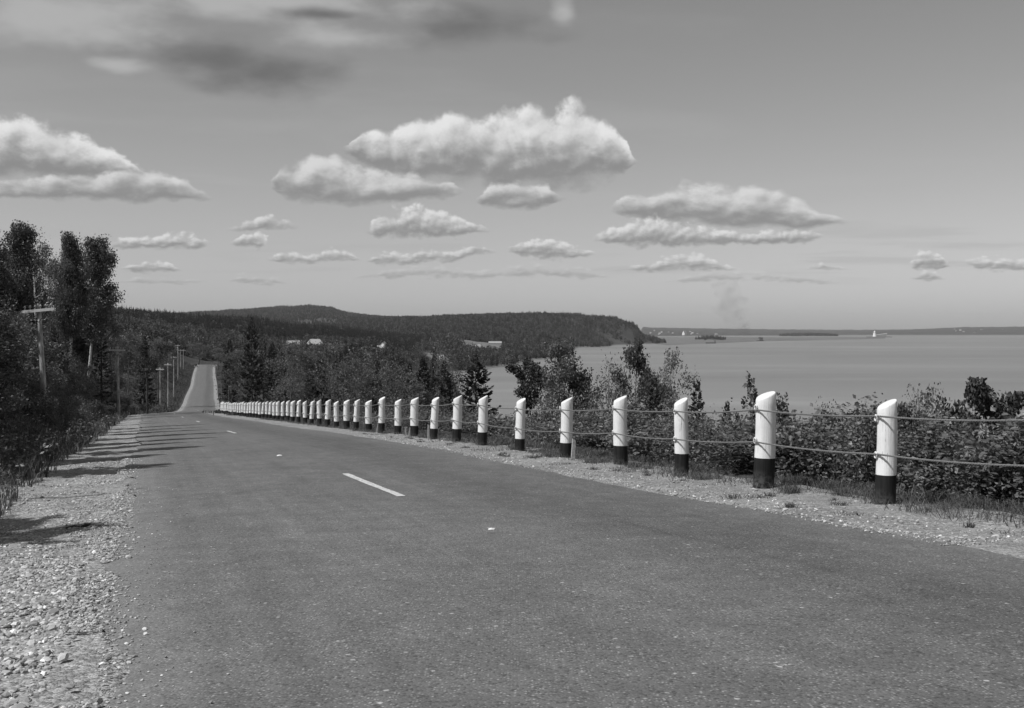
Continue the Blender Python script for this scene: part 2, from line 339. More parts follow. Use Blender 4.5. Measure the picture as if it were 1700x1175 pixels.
def land(X, Y):
    Yc = np.maximum(Y, 30.0); a = np.clip(X / Yc, LA[0], LA[-1]); ly = np.log(np.clip(Yc, 30, 15000))
    i = np.clip(np.searchsorted(LA, a) - 1, 0, len(LA) - 2); t = (a - LA[i]) / (LA[i+1] - LA[i])
    fy = (ly - LY[0]) / (LY[1] - LY[0]); j = np.clip(fy.astype(int), 0, len(LY) - 2); s = fy - j
    return (LZ[i, j]*(1-s) + LZ[i, j+1]*s)*(1-t) + (LZ[i+1, j]*(1-s) + LZ[i+1, j+1]*s)*t
bank_h = lambda Y: np.interp(Y, [-60, 10, 40, 70, 100, 140, 175, 230, 300, 450, 560], [2.5, 2.2, 2.6, 3.6, 4.6, 5.0, 4.5, 5.0, 6.0, 5.0, 3.0])
def height(X, Y):
    X = np.asarray(X, float); Y = np.asarray(Y, float)
    Yf, off = foot(X, Y); zr = rz_(Yf)
    o = np.maximum(-5.0 - off, 0); bw = bank_h(Yf)
    left = zr - 0.16*sst(0, 0.6, o)*(1 - sst(0.8, 1.6, o)) + bw * sst(0.6, 2.1*bw + 2.0, o) + 0.10*np.maximum(o - 8, 0)*(o < 200) + np.where(o >= 200, 19.2, 0)
    p = np.maximum(off - 5.75, 0); far = sst(170, 215, Yf)
    drop_near = 0.14*np.minimum(p, 1.2) + 0.42*np.clip(p - 1.2, 0, 26) + 0.24*np.maximum(p - 27.2, 0)
    drop_far = 0.22*np.clip(p, 0, 9) + 0.02*np.maximum(p - 9, 0)
    right = np.maximum(zr - drop_near*(1-far) - drop_far*far, -3)
    lump = fbm(X/3.1, Y/3.1, 4, 3)
    z = np.where(off < 0, left + lump*0.5*sst(1, 5, o), right + lump*0.6*sst(0.8, 5, p))
    zl = land(X, Y) + fbm(X/60, Y/60, 4, 9)*np.clip(Y/400, 0, 9)*sst(1.2, 9, land(X, Y))
    w = np.where(off < 0, sst(30, 90, o)*sst(120, 260, Y), sst(22, 70, p)*sst(60, 190, Y))
    w = np.maximum(w, sst(545, 640, Y))
    z = z*(1-w) + zl*w
    low = np.where(off < 0, 1 - sst(4.7, 5.9, -off), 1 - sst(5.0, 6.2, off)) * (Y < 610)
    return z - 0.24*low
def hz(x, y): return float(height(np.array([x]), np.array([y]))[0])

# ground: one sheet in rings round the viewpoint, to beyond the far hills
M = Mat('ground_grass_earth'); P = M.pos(); px_, py_, pz_ = M.sep(P)
big = M.noise(P, 0.012, 5, 0.6); mid = M.noise(P, 0.35, 5, 0.6); fine = M.noise(P, 5.0, 5, 0.65)
g = M.math('MULTIPLY', M.mr(big, 0.35, 0.65, 0.034, 0.066), M.mr(mid, 0.3, 0.7, 0.6, 1.5))
g = M.math('MULTIPLY', g, M.mr(fine, 0.3, 0.7, 0.55, 1.45))
beach = M.mr(M.math('ADD', pz_, M.math('MULTIPLY', M.math('SUBTRACT', mid, 0.5), 3.0)), 1.2, 3.2, 1.0, 0.0)
g = M.mix(beach, g, M.mr(fine, 0.3, 0.7, 0.13, 0.20))
M.grey(g, 0.9, 0.15).bump(M.math('ADD', fine, mid), 0.6, 0.08); m_ground = M.m
def build_ground():
    fr = np.linspace(-0.62, 0.62, 900); bk = np.linspace(0.62, 2*math.pi - 0.62, 150)[1:-1]
    th = np.concatenate([fr, bk]); nr = 250
    rr = np.concatenate([[0.0], np.exp(np.linspace(math.log(1.2), math.log(14500), nr))])
    T, Rr = np.meshgrid(th, rr[1:]); X = Rr*np.sin(T); Y = Rr*np.cos(T); Z = height(X, Y)
    n = len(th); v = np.vstack([[[0, 0, hz(0, 0)]], np.c_[X.ravel(), Y.ravel(), Z.ravel()]])
    i, j = np.meshgrid(np.arange(nr-1), np.arange(n), indexing='ij'); j2 = (j+1) % n
    q = np.stack([1+i*n+j, 1+(i+1)*n+j, 1+(i+1)*n+j2, 1+i*n+j2], -1).reshape(-1, 4)
    t = np.array([(0, 1+k, 1+(k+1) % n) for k in range(n)])
    tag(obj('ground', mesh_np('ground', v, [q, t[:, ::-1]], m_ground, smooth=True)), kind='structure')
build_ground()

# sea
M = Mat('sea_water'); P = M.pos(); st = M.vmul(P, (0.0030, 0.012, 1)); st2 = M.vmul(P, (0.0007, 0.0022, 1))
s1 = M.noise(st, 1.0, 5, 0.6); s2 = M.noise(st2, 1.0, 5, 0.6)
g = M.math('ADD', M.mr(s2, 0.35, 0.65, 0.165, 0.235), M.mr(s1, 0.54, 0.78, 0.0, 0.08))
w = M.noise(M.vmul(P, (0.5, 0.35, 0.5)), 1.0, 5, 0.65)
M.grey(g, 0.5, 0.35).bump(w, 0.9, 0.5); m_sea = M.m
v = []; th = np.linspace(0, 2*math.pi, 97)[:-1]
tag(obj('sea', mesh_np('sea', np.c_[14400*np.sin(th), 14400*np.cos(th), 0*th], [np.arange(96)[::-1][None, :]], m_sea)), kind='structure')

# ------------------------------------------------------------------ road and shoulders
def strip(name, offs, ys, mat, dz, edge=None, kind='structure'):
    offs = np.array(offs, float); YY, OO = np.meshgrid(ys, offs, indexing='ij')
    if edge is not None: OO = OO + edge(YY, OO)
    X, Yw = along(YY, OO); z = rz_(YY) + dz(YY, OO); n = len(offs)
    i, j = np.meshgrid(np.arange(len(ys)-1), np.arange(n-1), indexing='ij')
    q = np.stack([i*n+j, i*n+j+1, (i+1)*n+j+1, (i+1)*n+j], -1).reshape(-1, 4)
    ss = np.concatenate([[0], np.cumsum(np.hypot(np.diff(ys), np.diff(cx(ys))))]) + ys[0]
    uv = np.c_[OO.ravel(), np.repeat(ss, n)]
    me = mesh_np(name, np.c_[X.ravel(), Yw.ravel(), z.ravel()], q, mat, smooth=True, uv=uv)
    return tag(obj(name, me), kind=kind)
ys = np.concatenate([np.arange(-70, -2, 2.0), np.arange(-2, 60, 0.35), np.arange(60, 200, 1.0), np.arange(200, 620, 3.0)])
crown = lambda o: 0.055*(1 - np.clip(np.abs(o)/3.3, 0, 1.2)**2)
# asphalt
M = Mat('asphalt'); uvn = M.node('ShaderNodeUVMap'); UV = uvn.outputs[0]; uu, vv, _ = M.sep(UV); P = M.pos()
agg = M.voro(P, 64.0, 'Color'); aggd = M.voro(P, 64.0, 'Distance'); asep = M.node('ShaderNodeSeparateColor'); M.put(asep.inputs[0], agg)
agg2 = M.voro(P, 26.0, 'Color'); asep2 = M.node('ShaderNodeSeparateColor'); M.put(asep2.inputs[0], agg2); agg2d = M.voro(P, 26.0, 'Distance')
patch = M.noise(M.vmul(P, (0.55, 0.22, 1)), 1.0, 5, 0.6); blot = M.noise(P, 2.6, 4, 0.6); fine = M.noise(P, 130.0, 2, 0.7)
base = M.mr(patch, 0.3, 0.7, 0.118, 0.146)
base = M.math('MULTIPLY', base, M.mr(blot, 0.25, 0.75, 0.82, 1.16))
# worn wheel paths are paler, the oil strip between them and the tarred seam darker
wp = M.node('ShaderNodeValToRGB'); wp.color_ramp.interpolation = 'B_SPLINE'
stops = [(0.0,.70),(.06,.58),(.16,.49),(.26,.58),(.36,.47),(.45,.55),(.5,.49),(.57,.53),(.66,.40),(.77,.375),(.87,.45),(.95,.48),(1.0,.56)]
while len(wp.color_ramp.elements) < len(stops): wp.color_ramp.elements.new(0.5)
for e, q in zip(wp.color_ramp.elements, stops): e.position = q[0]
for e, q in zip(sorted(wp.color_ramp.elements, key=lambda e: e.position), stops): e.color = (q[1], q[1], q[1], 1)
M.put(wp.inputs[0], M.mr(M.math('ADD', uu, M.math('MULTIPLY', M.math('SUBTRACT', patch, 0.5), 0.8)), -3.3, 3.3, 0, 1))
base = M.math('MULTIPLY', base, M.math('MULTIPLY', wp.outputs[0], 2.0))
crk = M.noise(M.vmul(UV, (1.6, 0.10, 1)), 1.0, 4, 0.6); lng = M.noise(M.vmul(UV, (5.0, 0.07, 1)), 1.0, 4, 0.6); base = M.math('MULTIPLY', base, M.mr(lng, 0.3, 0.7, 0.90, 1.10))
base = M.math('MULTIPLY', base, M.mr(crk, 0.62, 0.70, 1.0, 0.82))
st_ = M.math('MULTIPLY', M.mr(asep.outputs[0], 0.62, 1.0, 0.0, 0.24), M.mr(aggd, 0.25, 0.5, 1.0, 0.0))
st2_ = M.math('MULTIPLY', M.mr(asep2.outputs[1], 0.955, 1.0, 0.0, 0.30), M.mr(agg2d, 0.25, 0.42, 1.0, 0.0))
drk = M.mr(asep.outputs[1], 0.0, 0.4, 0.55, 1.0)
g = M.math('ADD', M.math('MULTIPLY', base, drk), M.math('MULTIPLY', M.math('ADD', st_, st2_), M.mr(blot, 0.3, 0.7, 0.5, 1.2)))
g = M.math('MULTIPLY', g, M.mr(fine, 0.3, 0.7, 0.85, 1.15))
dust = M.mr(M.math('ADD', M.math('MULTIPLY', uu, -1.0), M.math('MULTIPLY', M.math('SUBTRACT', M.noise(P, 3.2, 5, 0.7), 0.5), 1.6)), 2.9, 3.5, 0.0, 1.0)
g = M.mix(M.math('MULTIPLY', dust, 0.7), g, M.mr(asep.outputs[2], 0, 1, 0.13, 0.27))
M.grey(g, 0.85, 0.25).bump(M.math('ADD', M.math('MULTIPLY', aggd, -1.0), M.math('MULTIPLY', agg2d, -0.6)), 0.55, 0.006); m_asphalt = M.m
def ragged(YY, OO):
    e = fbm(YY/0.8, OO*0+3.1, 4, 21)*0.16 + fbm(YY/5.0, OO*0+1.1, 2, 22)*0.22
    return np.where(np.abs(OO) > 3.25, e*np.sign(OO), 0)
strip('road', [-3.3, -3.0, -2.2, -1.1, 0, 1.1, 2.2, 3.0, 3.3], ys, m_asphalt, lambda Y, O: crown(O) + 0.0, ragged)
# gravel
def gravel(name, g0, g1):
    M = Mat(name); P = M.pos()
    c1 = M.node('ShaderNodeSeparateColor'); M.put(c1.inputs[0], M.voro(P, 28.0, 'Color')); d1 = M.voro(P, 28.0, 'Distance')
    c2 = M.node('ShaderNodeSeparateColor'); M.put(c2.inputs[0], M.voro(P, 70.0, 'Color')); d2 = M.voro(P, 70.0, 'Distance')
    n = M.noise(P, 0.8, 5, 0.6); n2 = M.noise(P, 9.0, 4, 0.65)
    g = M.mr(c1.outputs[0], 0, 1, g0, g1); g = M.math('MULTIPLY', g, M.mr(c2.outputs[1], 0, 1, 0.7, 1.25))
    g = M.math('MULTIPLY', g, M.mr(n, 0.3, 0.7, 0.78, 1.2)); g = M.math('MULTIPLY', g, M.mr(n2, 0.3, 0.7, 0.75, 1.2))
    M.grey(g, 0.92, 0.2).bump(M.math('ADD', M.math('MULTIPLY', d1, -1.0), M.math('MULTIPLY', d2, -0.5)), 0.8, 0.02); return M.m
m_gravel = gravel('gravel', 0.19, 0.38); m_sand = gravel('sandy_gravel', 0.20, 0.34)
def lump(Y, O): X, Yw = along(Y, O); return fbm(X/0.9, Yw/0.9, 4, 31)*0.06 + fbm(X/0.22, Yw/0.22, 2, 33)*0.02
narrow = lambda Y, O: np.where(np.abs(O) > 3.3, -np.sign(O)*(np.abs(O) - 3.3)*0.62*sst(150, 200, Y), 0)
sl = strip('gravel_shoulder_left', np.linspace(-5.7, -2.7, 17), ys, m_gravel, lambda Y, O: -0.02 - 0.05*np.clip((-O-3.3)/1.8, 0, 1.5) + lump(Y, O)*np.clip((-O-3.2)/0.5, 0, 1) - 0.25*np.clip((-O-5.3)/0.6, 0, 1) - 0.02*(O > -3.2), narrow)
sr = strip('gravel_shoulder_right', np.linspace(2.8, 6.3, 18), ys, m_sand, lambda Y, O: -0.02 - 0.03*np.clip((O-3.3)/1.8, 0, 2) + lump(Y, O)*np.clip((O-3.2)/0.5, 0, 1) - 0.30*np.clip((O-5.8)/0.5, 0, 1) - 0.02*(O < 3.2), narrow)
# painted centre dashes
M = Mat('road_paint'); P = M.pos(); M.grey(M.mix(M.mr(M.noise(P, 30.0, 5, 0.7), 0.48, 0.62, 0, 1), 0.62, 0.22), 0.7, 0.3); m_dash = M.m
for k in range(9):
    y0 = 13.75 + k*25.0; yy = np.linspace(y0, y0 + 3.9, 14); w_ = 0.055
    OO = np.array([-w_, w_]); Yg, Og = np.meshgrid(yy, OO, indexing='ij'); Og = Og + 0.02*fbm(Yg*3, Og*40, 2, 50+k)
    X, Yw = along(Yg, Og); z = rz_(Yg) + crown(Og) + 0.006
    i = np.arange(len(yy)-1); q = np.c_[i*2, i*2+1, i*2+3, i*2+2]
    tag(obj('lane_marking', mesh_np('lane_marking', np.c_[X.ravel(), Yw.ravel(), z.ravel()], q, m_dash)), kind='structure')

# ------------------------------------------------------------------ guard posts and cables
M = Mat('white_paint'); C = M.coord(); gr = M.noise(M.vmul(C, (38, 38, 2.2)), 1.0, 4, 0.6); dirt = M.noise(C, 3.0, 5, 0.65); chk = M.noise(M.vmul(C, (60, 60, 3.0)), 1.0, 3, 0.6)
g = M.math('MULTIPLY', M.mr(gr, 0.3, 0.7, 0.76, 0.86), M.mr(dirt, 0.3, 0.75, 1.02, 0.80)); g = M.mix(M.mr(chk, 0.655, 0.69, 0, 1), g, 0.28)
M.grey(g, 0.6, 0.35).bump(gr, 0.5, 0.012); m_white = M.m
M = Mat('black_paint'); C = M.coord(); gr = M.noise(M.vmul(C, (38, 38, 2.2)), 1.0, 4, 0.6)
_,_,cz = M.sep(C); mud = M.math('MULTIPLY', M.mr(cz, 0.0, 0.22, 1.0, 0.0), M.mr(M.noise(C, 14.0, 5, 0.7), 0.42, 0.62, 0.0, 1.0)); M.grey(M.mix(mud, M.mr(gr, 0.35, 0.75, 0.006, 0.022), 0.10), 0.55, 0.35).bump(gr, 0.5, 0.012); m_black = M.m
m_cable = simple('galvanised_cable', 0.17, 0.5, 0.5, 0.3, 40)
m_knot = simple('painted_staple', 0.7, 0.6, 0.4, 0.2, 30)
TB = 0.365; TOP = 1.25
def post_mesh(seed, r):
    g = np.random.default_rng(seed); n = 24; zs = [-0.35, 0.0, 0.18, TB, TB + 0.001, 0.55, 0.75, 0.95, 1.06]
    th = np.arange(n)*2*math.pi/n; ph = g.uniform(0, 6.28, 3)
    prof = 1 + 0.03*np.cos(2*th + ph[0]) + 0.02*np.cos(3*th + ph[1]) + 0.012*np.cos(7*th + ph[2])
    def ring(z, k=1.0, slant=False):
        rr = r*prof*(1.07 - 0.07*z/1.2)*k; bx = 0.012*math.sin(3*z + ph[0]); x, y = rr*np.cos(th) + bx, rr*np.sin(th)
        zz = z + (0.105*x/r*0.55 + 0.03 if slant else 0)
        return np.c_[x, y, np.broadcast_to(zz, x.shape)]
    def loft(rings, cap):
        v = np.vstack(rings); k = len(rings); i, j = np.meshgrid(np.arange(k-1), np.arange(n), indexing='ij'); j2 = (j+1) % n
        q = np.stack([i*n+j, i*n+j2, (i+1)*n+j2, (i+1)*n+j], -1).reshape(-1, 4); t = []
        if cap:
            v = np.vstack([v, rings[-1].mean(0) + (0, 0, 0.008)]); t = [((k-1)*n+jj, (k-1)*n+(jj+1) % n, len(v)-1) for jj in range(n)]
        return v, q, t
    sh = [ring(z) for z in zs if z > TB] + [ring(1.165, 1.0, True), ring(1.185, 0.93, True)]
    v, q, t = loft(sh, True); shaft = mesh_np('post_shaft', v, [q] + ([np.array(t)] if t else []), m_white, smooth=True)
    v, q, t = loft([ring(z) for z in zs if z <= TB], False); band = mesh_np('base_band', v, q, m_black, smooth=True)
    for me in (shaft,):
        a = me.polygons; fl = np.ones(len(a), bool); fl[-n:] = False; a.foreach_set('use_smooth', fl)
    return shaft, band
M_ = MB(); th = np.linspace(0, 2*math.pi, 9); M_.tube(np.c_[0*th, 0.030*np.cos(th), 0.036*np.sin(th)], 0.012, 6, False); knot_me = M_.mesh('cable_staple', m_knot, True)
fence_x = hermite([-20, 8, 12.73, 15.09, 17.45, 19.81, 22.17, 24.53, 26.89, 29.25, 31.6, 36.3, 43.4, 50.5, 64.6, 78.8, 110, 115, 121, 128, 136, 145, 152], [15.52, 6.0, 4.39, 3.50, 2.72, 1.95, 1.08, 0.16, -0.71, -1.49, -2.28, -3.84, -6.22, -8.6, -13.38, -18.1, -28.68, -30.38, -32.35, -34.3, -36.4, -38.7, -40.5])
ORD = ('nearest second third fourth fifth sixth seventh eighth ninth tenth eleventh twelfth thirteenth fourteenth fifteenth sixteenth seventeenth eighteenth nineteenth twentieth '
       'twenty-first twenty-second twenty-third twenty-fourth twenty-fifth twenty-sixth twenty-seventh twenty-eighth twenty-ninth').split()
protos = [post_mesh(100 + k, r) for k, r in enumerate((0.113, 0.135, 0.105, 0.122, 0.118, 0.108))]
KIND = [0, 1, 2, 3, 4, 5, 0, 4, 5, 3, 2, 0, 3, 5]
posts = []
kdist = [12.73 + 2.36*(k) for k in range(-4, 55)]
for k, Y in enumerate(kdist):
    i = k - 4
    Y = Y + (0.0 if i < 3 else float(rng.uniform(-0.1, 0.1))); x = float(fence_x(Y)) 
    Yf, off = foot(np.array([x]), np.array([Y])); zg = float(rz_(Yf)[0]) - 0.075 + max(0.0, Y - 126)*0.016
    zg += (0.02, 0.07, 0.01, 0.02, -0.04, -0.05)[i] if 0 <= i < 6 else float(rng.uniform(-0.04, 0.04))
    kind = KIND[i] if 0 <= i < len(KIND) else int(rng.integers(0, 6)); r = (0.113, 0.135, 0.105, 0.122, 0.118, 0.108)[kind]
    lean = (0.3, 1.6, 0.4, 0.8, 0.5, 0.7, 0.6)[i] if 0 <= i < 7 else float(rng.uniform(0, 2.6))
    ang_ = math.atan2(0.322, 0.947)
    e = empty('guard_post', (x, Y, zg), (R(float(rng.uniform(-0.8, 0.8))), R(lean), ang_ + R(float(rng.uniform(-14, 14)))), (1, 1, float(rng.uniform(0.975, 1.03))))
    o = obj('post_shaft', protos[kind][0], e); obj('base_band', protos[kind][1], e)
    for zc in (1.045, 0.60): obj('cable_staple', knot_me, e, (-r*1.03 - 0.012, 0, zc), (0, 0, 0), (1, 1, 1))
    if i < 0: lab = ('first', 'second', 'third', 'fourth')[-1 - i] + ' white guard post outside the picture past the nearest post'
    elif i < len(ORD): lab = ('nearest white guard post with slanted top and black foot, rightmost in the row' if i == 0 else 'white guard post with slanted top and black foot, %s from the nearest' % ORD[i])
    else: lab = 'small far white guard post, %s the far end of the row' % ('last at' if k == len(kdist)-1 else ORD[len(kdist)-1-k] + ' from')
    tag(e, lab, 'guard post', 'white guard posts along the road')
    posts.append((x, Y, zg, r, lean))
def cable(name, zc, label):
    mb = MB(); nrm = np.array([0.947, 0.322, 0])
    pts = []
    for (x, Y, zg, r, lean) in posts:
        d = -r*1.03 - 0.014 + math.sin(R(lean))*zc
        pts.append(np.array([x, Y, zg + zc + 0.0]) + nrm*d)
    for k in range(len(pts) - 1):
        a, b = pts[k], pts[k+1]; near = k < 11; n = 132 if near else 7
        t = np.linspace(0, 1, n); c = a[None]*(1-t)[:, None] + b[None]*t[:, None]; c[:, 2] -= 0.028*4*t*(1-t)
        if near:
            dirv = (b - a)/np.linalg.norm(b - a); sd = np.cross(dirv, (0, 0, 1)); sd /= np.linalg.norm(sd); up = np.cross(sd, dirv)
            for s_ in range(3):
                ph = 2*math.pi*(t*np.linalg.norm(b-a)/0.115 + s_/3)
                mb.tube(c + 0.0062*(np.cos(ph)[:, None]*sd + np.sin(ph)[:, None]*up), 0.0066, 5, k in (0, 10))
        else: mb.tube(c, 0.0115, 5, k == len(pts)-2)
    tag(obj(name, mb.mesh(name, m_cable, True)), label, 'cable', 'guard cables')
cable('guard_cable', 1.045, 'upper twisted steel cable strung along the white guard posts')
cable('guard_cable', 0.60, 'lower twisted steel cable strung along the white guard posts')

# wooden stakes by the fence
m_stake = simple('weathered_stake', 0.42, 0.85, 0.2, 0.35, 25, 0.4)
def stake(u, vt, vb, Y, lean, w, label, m=m_stake):
    x, y, z = pix(u, vb, Y); h = (vb - vt)/F*Y; g = np.random.default_rng(int(u))
    mb = MB(); n = 6; pts = []
    for t in np.linspace(-0.15, 1, n): pts.append((w/2*(1 - 0.06*t), h*t))
    v = []; 
    for hw, zz in pts: v += [(-hw, -hw*0.5, zz), (hw, -hw*0.5, zz + g.uniform(-.004, .004)), (hw, hw*0.5, zz), (-hw, hw*0.5, zz)]
    q = []
    for k in range(n-1):
        for j in range(4): q.append((k*4+j, k*4+(j+1) % 4, (k+1)*4+(j+1) % 4, (k+1)*4+j))
    v[-3] = (v[-3][0], v[-3][1], v[-3][2] - w*0.5); v[-2] = (v[-2][0], v[-2][1], v[-2][2] - w*0.5)
    q.append((n*4-4, n*4-3, n*4-2, n*4-1)); mb.add(v, q)
    tag(obj('wooden_stake', mb.mesh('wooden_stake', m), None, (x, y, z), (0, R(lean), 0.3)), label, 'stake', 'wooden stakes beside the guard posts')
stake(951, 728, 760, 21.3, 4, 0.07, 'pale flat wooden stake leaning beside the fifth guard post')
stake(673.5, 709, 726, 34.8, 0, 0.05, 'grey upright stake between the tenth and eleventh guard posts')
stake(678.5, 709, 728, 34.3, 9, 0.05, 'tilted grey stake just before the tenth guard post')
stake(711, 704, 728, 31.3, 1, 0.05, 'thin grey stake touching the foot of the ninth guard post')
stake(625, 700, 718, 39.0, 13, 0.05, 'thin pale stake leaning toward the twelfth guard post')

# ------------------------------------------------------------------ utility poles
M = Mat('pole_wood'); C = M.coord(); gr = M.noise(M.vmul(C, (22, 22, 1.5)), 1.0, 5, 0.65); bl = M.noise(M.vmul(C, (5, 5, 1.6)), 1.0, 4, 0.6)
M.grey(M.math('MULTIPLY', M.mr(gr, 0.3, 0.7, 0.30, 0.50), M.mr(bl, 0.4, 0.65, 0.5, 1.25)), 0.85, 0.15).bump(gr, 0.6, 0.02); m_pole = M.m
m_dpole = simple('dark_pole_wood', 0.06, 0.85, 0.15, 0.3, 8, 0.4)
m_arm = simple('crossarm_wood', 0.48, 0.8, 0.2, 0.2, 10)
m_glass = simple('insulator_glass', 0.35, 0.2, 0.5)
def utility_pole(u, vt, vb, Y, armpx, label, du=0.0, guy=False, m=m_pole, roll=0.0, ins=6, group='telephone poles along the left verge'):
    x, y, z = pix(u, vb, Y); h = (vb - vt)/F*Y; zg = hz(x, y); dz = z - zg; x1 = du/F*Y
    e = empty('utility_pole', (x, y, zg - 0.1)); h = h + dz + 0.1; arm = armpx/F*Y; yaw = R(-6)
    t = np.linspace(-0.12, 1, 12); r0 = 0.10 + 0.0055*h
    mb = MB(); mb.tube(np.c_[x1*t + 0.02*np.sin(5*t), 0.01*np.cos(7*t), h*t], r0*(1 - 0.36*np.clip(t, 0, 1)), 10); obj('pole_shaft', mb.mesh('pole_shaft', m, True), e)
    if arm > 0:
        za = h - 0.32; c = np.array([x1*(za/h), -0.16, za]); ca = np.array([math.cos(yaw), math.sin(yaw), math.tan(R(roll))])
        mb = MB(); a, b = c - ca*arm/2, c + ca*arm/2
        v = []
        for p in (a, b): v += [p + (0, -.045, -.06), p + (0, .045, -.06), p + (0, .045, .06), p + (0, -.045, .06)]
        mb.add(v, [(0, 1, 2, 3), (7, 6, 5, 4), (0, 4, 5, 1), (1, 5, 6, 2), (2, 6, 7, 3), (3, 7, 4, 0)]); ar = obj('crossarm', mb.mesh('crossarm', m_arm if m is m_pole else m), e)
        for k in range(ins):
            f = (k + 0.5)/ins - 0.5
            if abs(f) < 0.05: continue
            p = c + ca*arm*f*0.96
            mb = MB(); mb.tube([p + (0, 0, .06), p + (0, 0, .14), p + (0, 0, .15), p + (0, 0, .19), p + (0, 0, .23), p + (0, 0, .255)], [.014, .014, .045, .052, .034, .014], 8); obj('insulator', mb.mesh('insulator', m_glass, True), ar)
        for s_ in (-1, 1):
            mb = MB(); mb.tube([c + ca*s_*arm*0.28 + (0, .03, -.06), c + (0, .08, -0.5)], 0.014, 5); obj('crossarm_brace', mb.mesh('crossarm_brace', m_dpole), e)
    if guy:
        mb = MB(); mb.tube([(x1*0.9, 0, h*0.9), (-1.25, 0.3, h*0.42), (-1.9, 0.5, -0.1)], 0.011, 5); obj('guy_wire', mb.mesh('guy_wire', m_dpole), e)
    tag(e, label, 'utility pole', group); return e
utility_pole(75, 503, 694, 46.6, 57, 'nearest tall pale telephone pole with crossarm, at the forest edge', -10, True, roll=5.0)
utility_pole(197, 575, 664, 95, 28, 'pale telephone pole on the cut bank, second from the nearest', -2, ins=6, roll=-1)
utility_pole(244.5, 611, 672, 143, 20, 'dark shaded telephone pole, third from the nearest, at the foot of bank', -0.5, m=m_dpole, ins=4)  # this pole's shade is put into its colour by the darker wood
utility_pole(266, 610, 650, 190, 14.5, 'thin pale telephone pole, fourth from the nearest, on grassy bank', 0, ins=4)
utility_pole(279, 603, 640, 238, 13, 'thin pale telephone pole, fifth from the nearest, on grassy bank', 0, ins=4)
utility_pole(288.5, 591, 625, 290, 10.5, 'thin pale telephone pole, sixth from the nearest, on grassy bank', 0, ins=4)
utility_pole(295.5, 572, 596, 380, 8, 'tallest of three tiny telephone poles at the far bend', 0, ins=0)
utility_pole(300, 580, 598, 430, 7.5, 'middle one of three tiny telephone poles at the far bend', 0, ins=0)
utility_pole(304.5, 580, 599, 450, 7, 'rightmost of three tiny telephone poles at the far bend', 0, ins=0)
for k, (u, vt, vb, Y) in enumerate([(369, 618, 642, 330), (371.5, 620, 648, 290), (374, 626, 655, 250), (377, 632, 664, 215), (380.5, 640, 672, 185)]):
    utility_pole(u, vt, vb, Y, 0, ('farthest', 'second farthest', 'middle', 'second nearest', 'nearest')[k] + ' of five thin dark poles beside the far road', 0, m=m_dpole, group='dark poles right of the far road')
utility_pole(590.5, 569, 583, 900, 7, 'tiny pale telephone pole between the valley roofs and the white house', 0, ins=0, group='poles in the valley')

# ------------------------------------------------------------------ trees and shrubs
m_leaf = foliage('broad_leaves', 0.13, trans=0.3, rough=0.45, spec=0.3)
m_leaf_dark = foliage('dark_broad_leaves', 0.098, trans=0.25, rough=0.45, spec=0.3)
m_leaf_pale = foliage('pale_turning_leaves', 0.19, trans=0.35, rough=0.5, spec=0.25)
m_needle = foliage('spruce_needles', 0.048, trans=0.08, rough=0.6, spec=0.2)
m_needle2 = foliage('pine_needles', 0.062, trans=0.1, rough=0.6, spec=0.2)
m_far = foliage('distant_foliage', 0.076, 0.45, 0.15, 0.7, 0.1, True)
m_far_dark = foliage('distant_conifer_foliage', 0.026, 0.35, 0.0, 0.7, 0.1, True)
m_bark = simple('grey_bark', 0.11, 0.9, 0.1, 0.4, 9, 0.5)
m_dark_bark = simple('dark_bark', 0.05, 0.9, 0.1, 0.4, 9, 0.5)
M = Mat('birch_bark'); C = M.coord(); n = M.noise(M.vmul(C, (4, 4, 14)), 1.0, 4, 0.6); M.grey(M.mix(M.mr(n, 0.56, 0.66, 0, 1), 0.46, 0.10), 0.7, 0.2); m_birch = M.m
m_dead = simple('dead_wood', 0.34, 0.85, 0.15, 0.25, 9)
def leaf_quads(p, d, l, w, g, tilt=0.6):
    """rhombic leaves at p along d; l, w lengths and half widths"""
    n = len(p); d = d/np.maximum(np.linalg.norm(d, axis=1, keepdims=True), 1e-9)
    r = g.normal(size=(n, 3)); sd = np.cross(d, r); sd /= np.maximum(np.linalg.norm(sd, axis=1, keepdims=True), 1e-9)
    up = np.cross(sd, d); l = np.broadcast_to(l, (n,))[:, None]; w = np.broadcast_to(w, (n,))[:, None]
    v = np.stack([p, p + d*l*0.45 + sd*w + up*w*0.25, p + d*l, p + d*l*0.45 - sd*w + up*w*0.25], 1).reshape(-1, 3)
    return v, np.arange(4*n).reshape(n, 4)
def crown_mesh(name, parts, mat):
    v = np.vstack([a for a, _, _ in parts]); o = 0; q = []; t = []
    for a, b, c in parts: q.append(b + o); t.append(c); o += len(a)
    return mesh_np(name, v, np.vstack(q), mat, tone=np.concatenate(t))
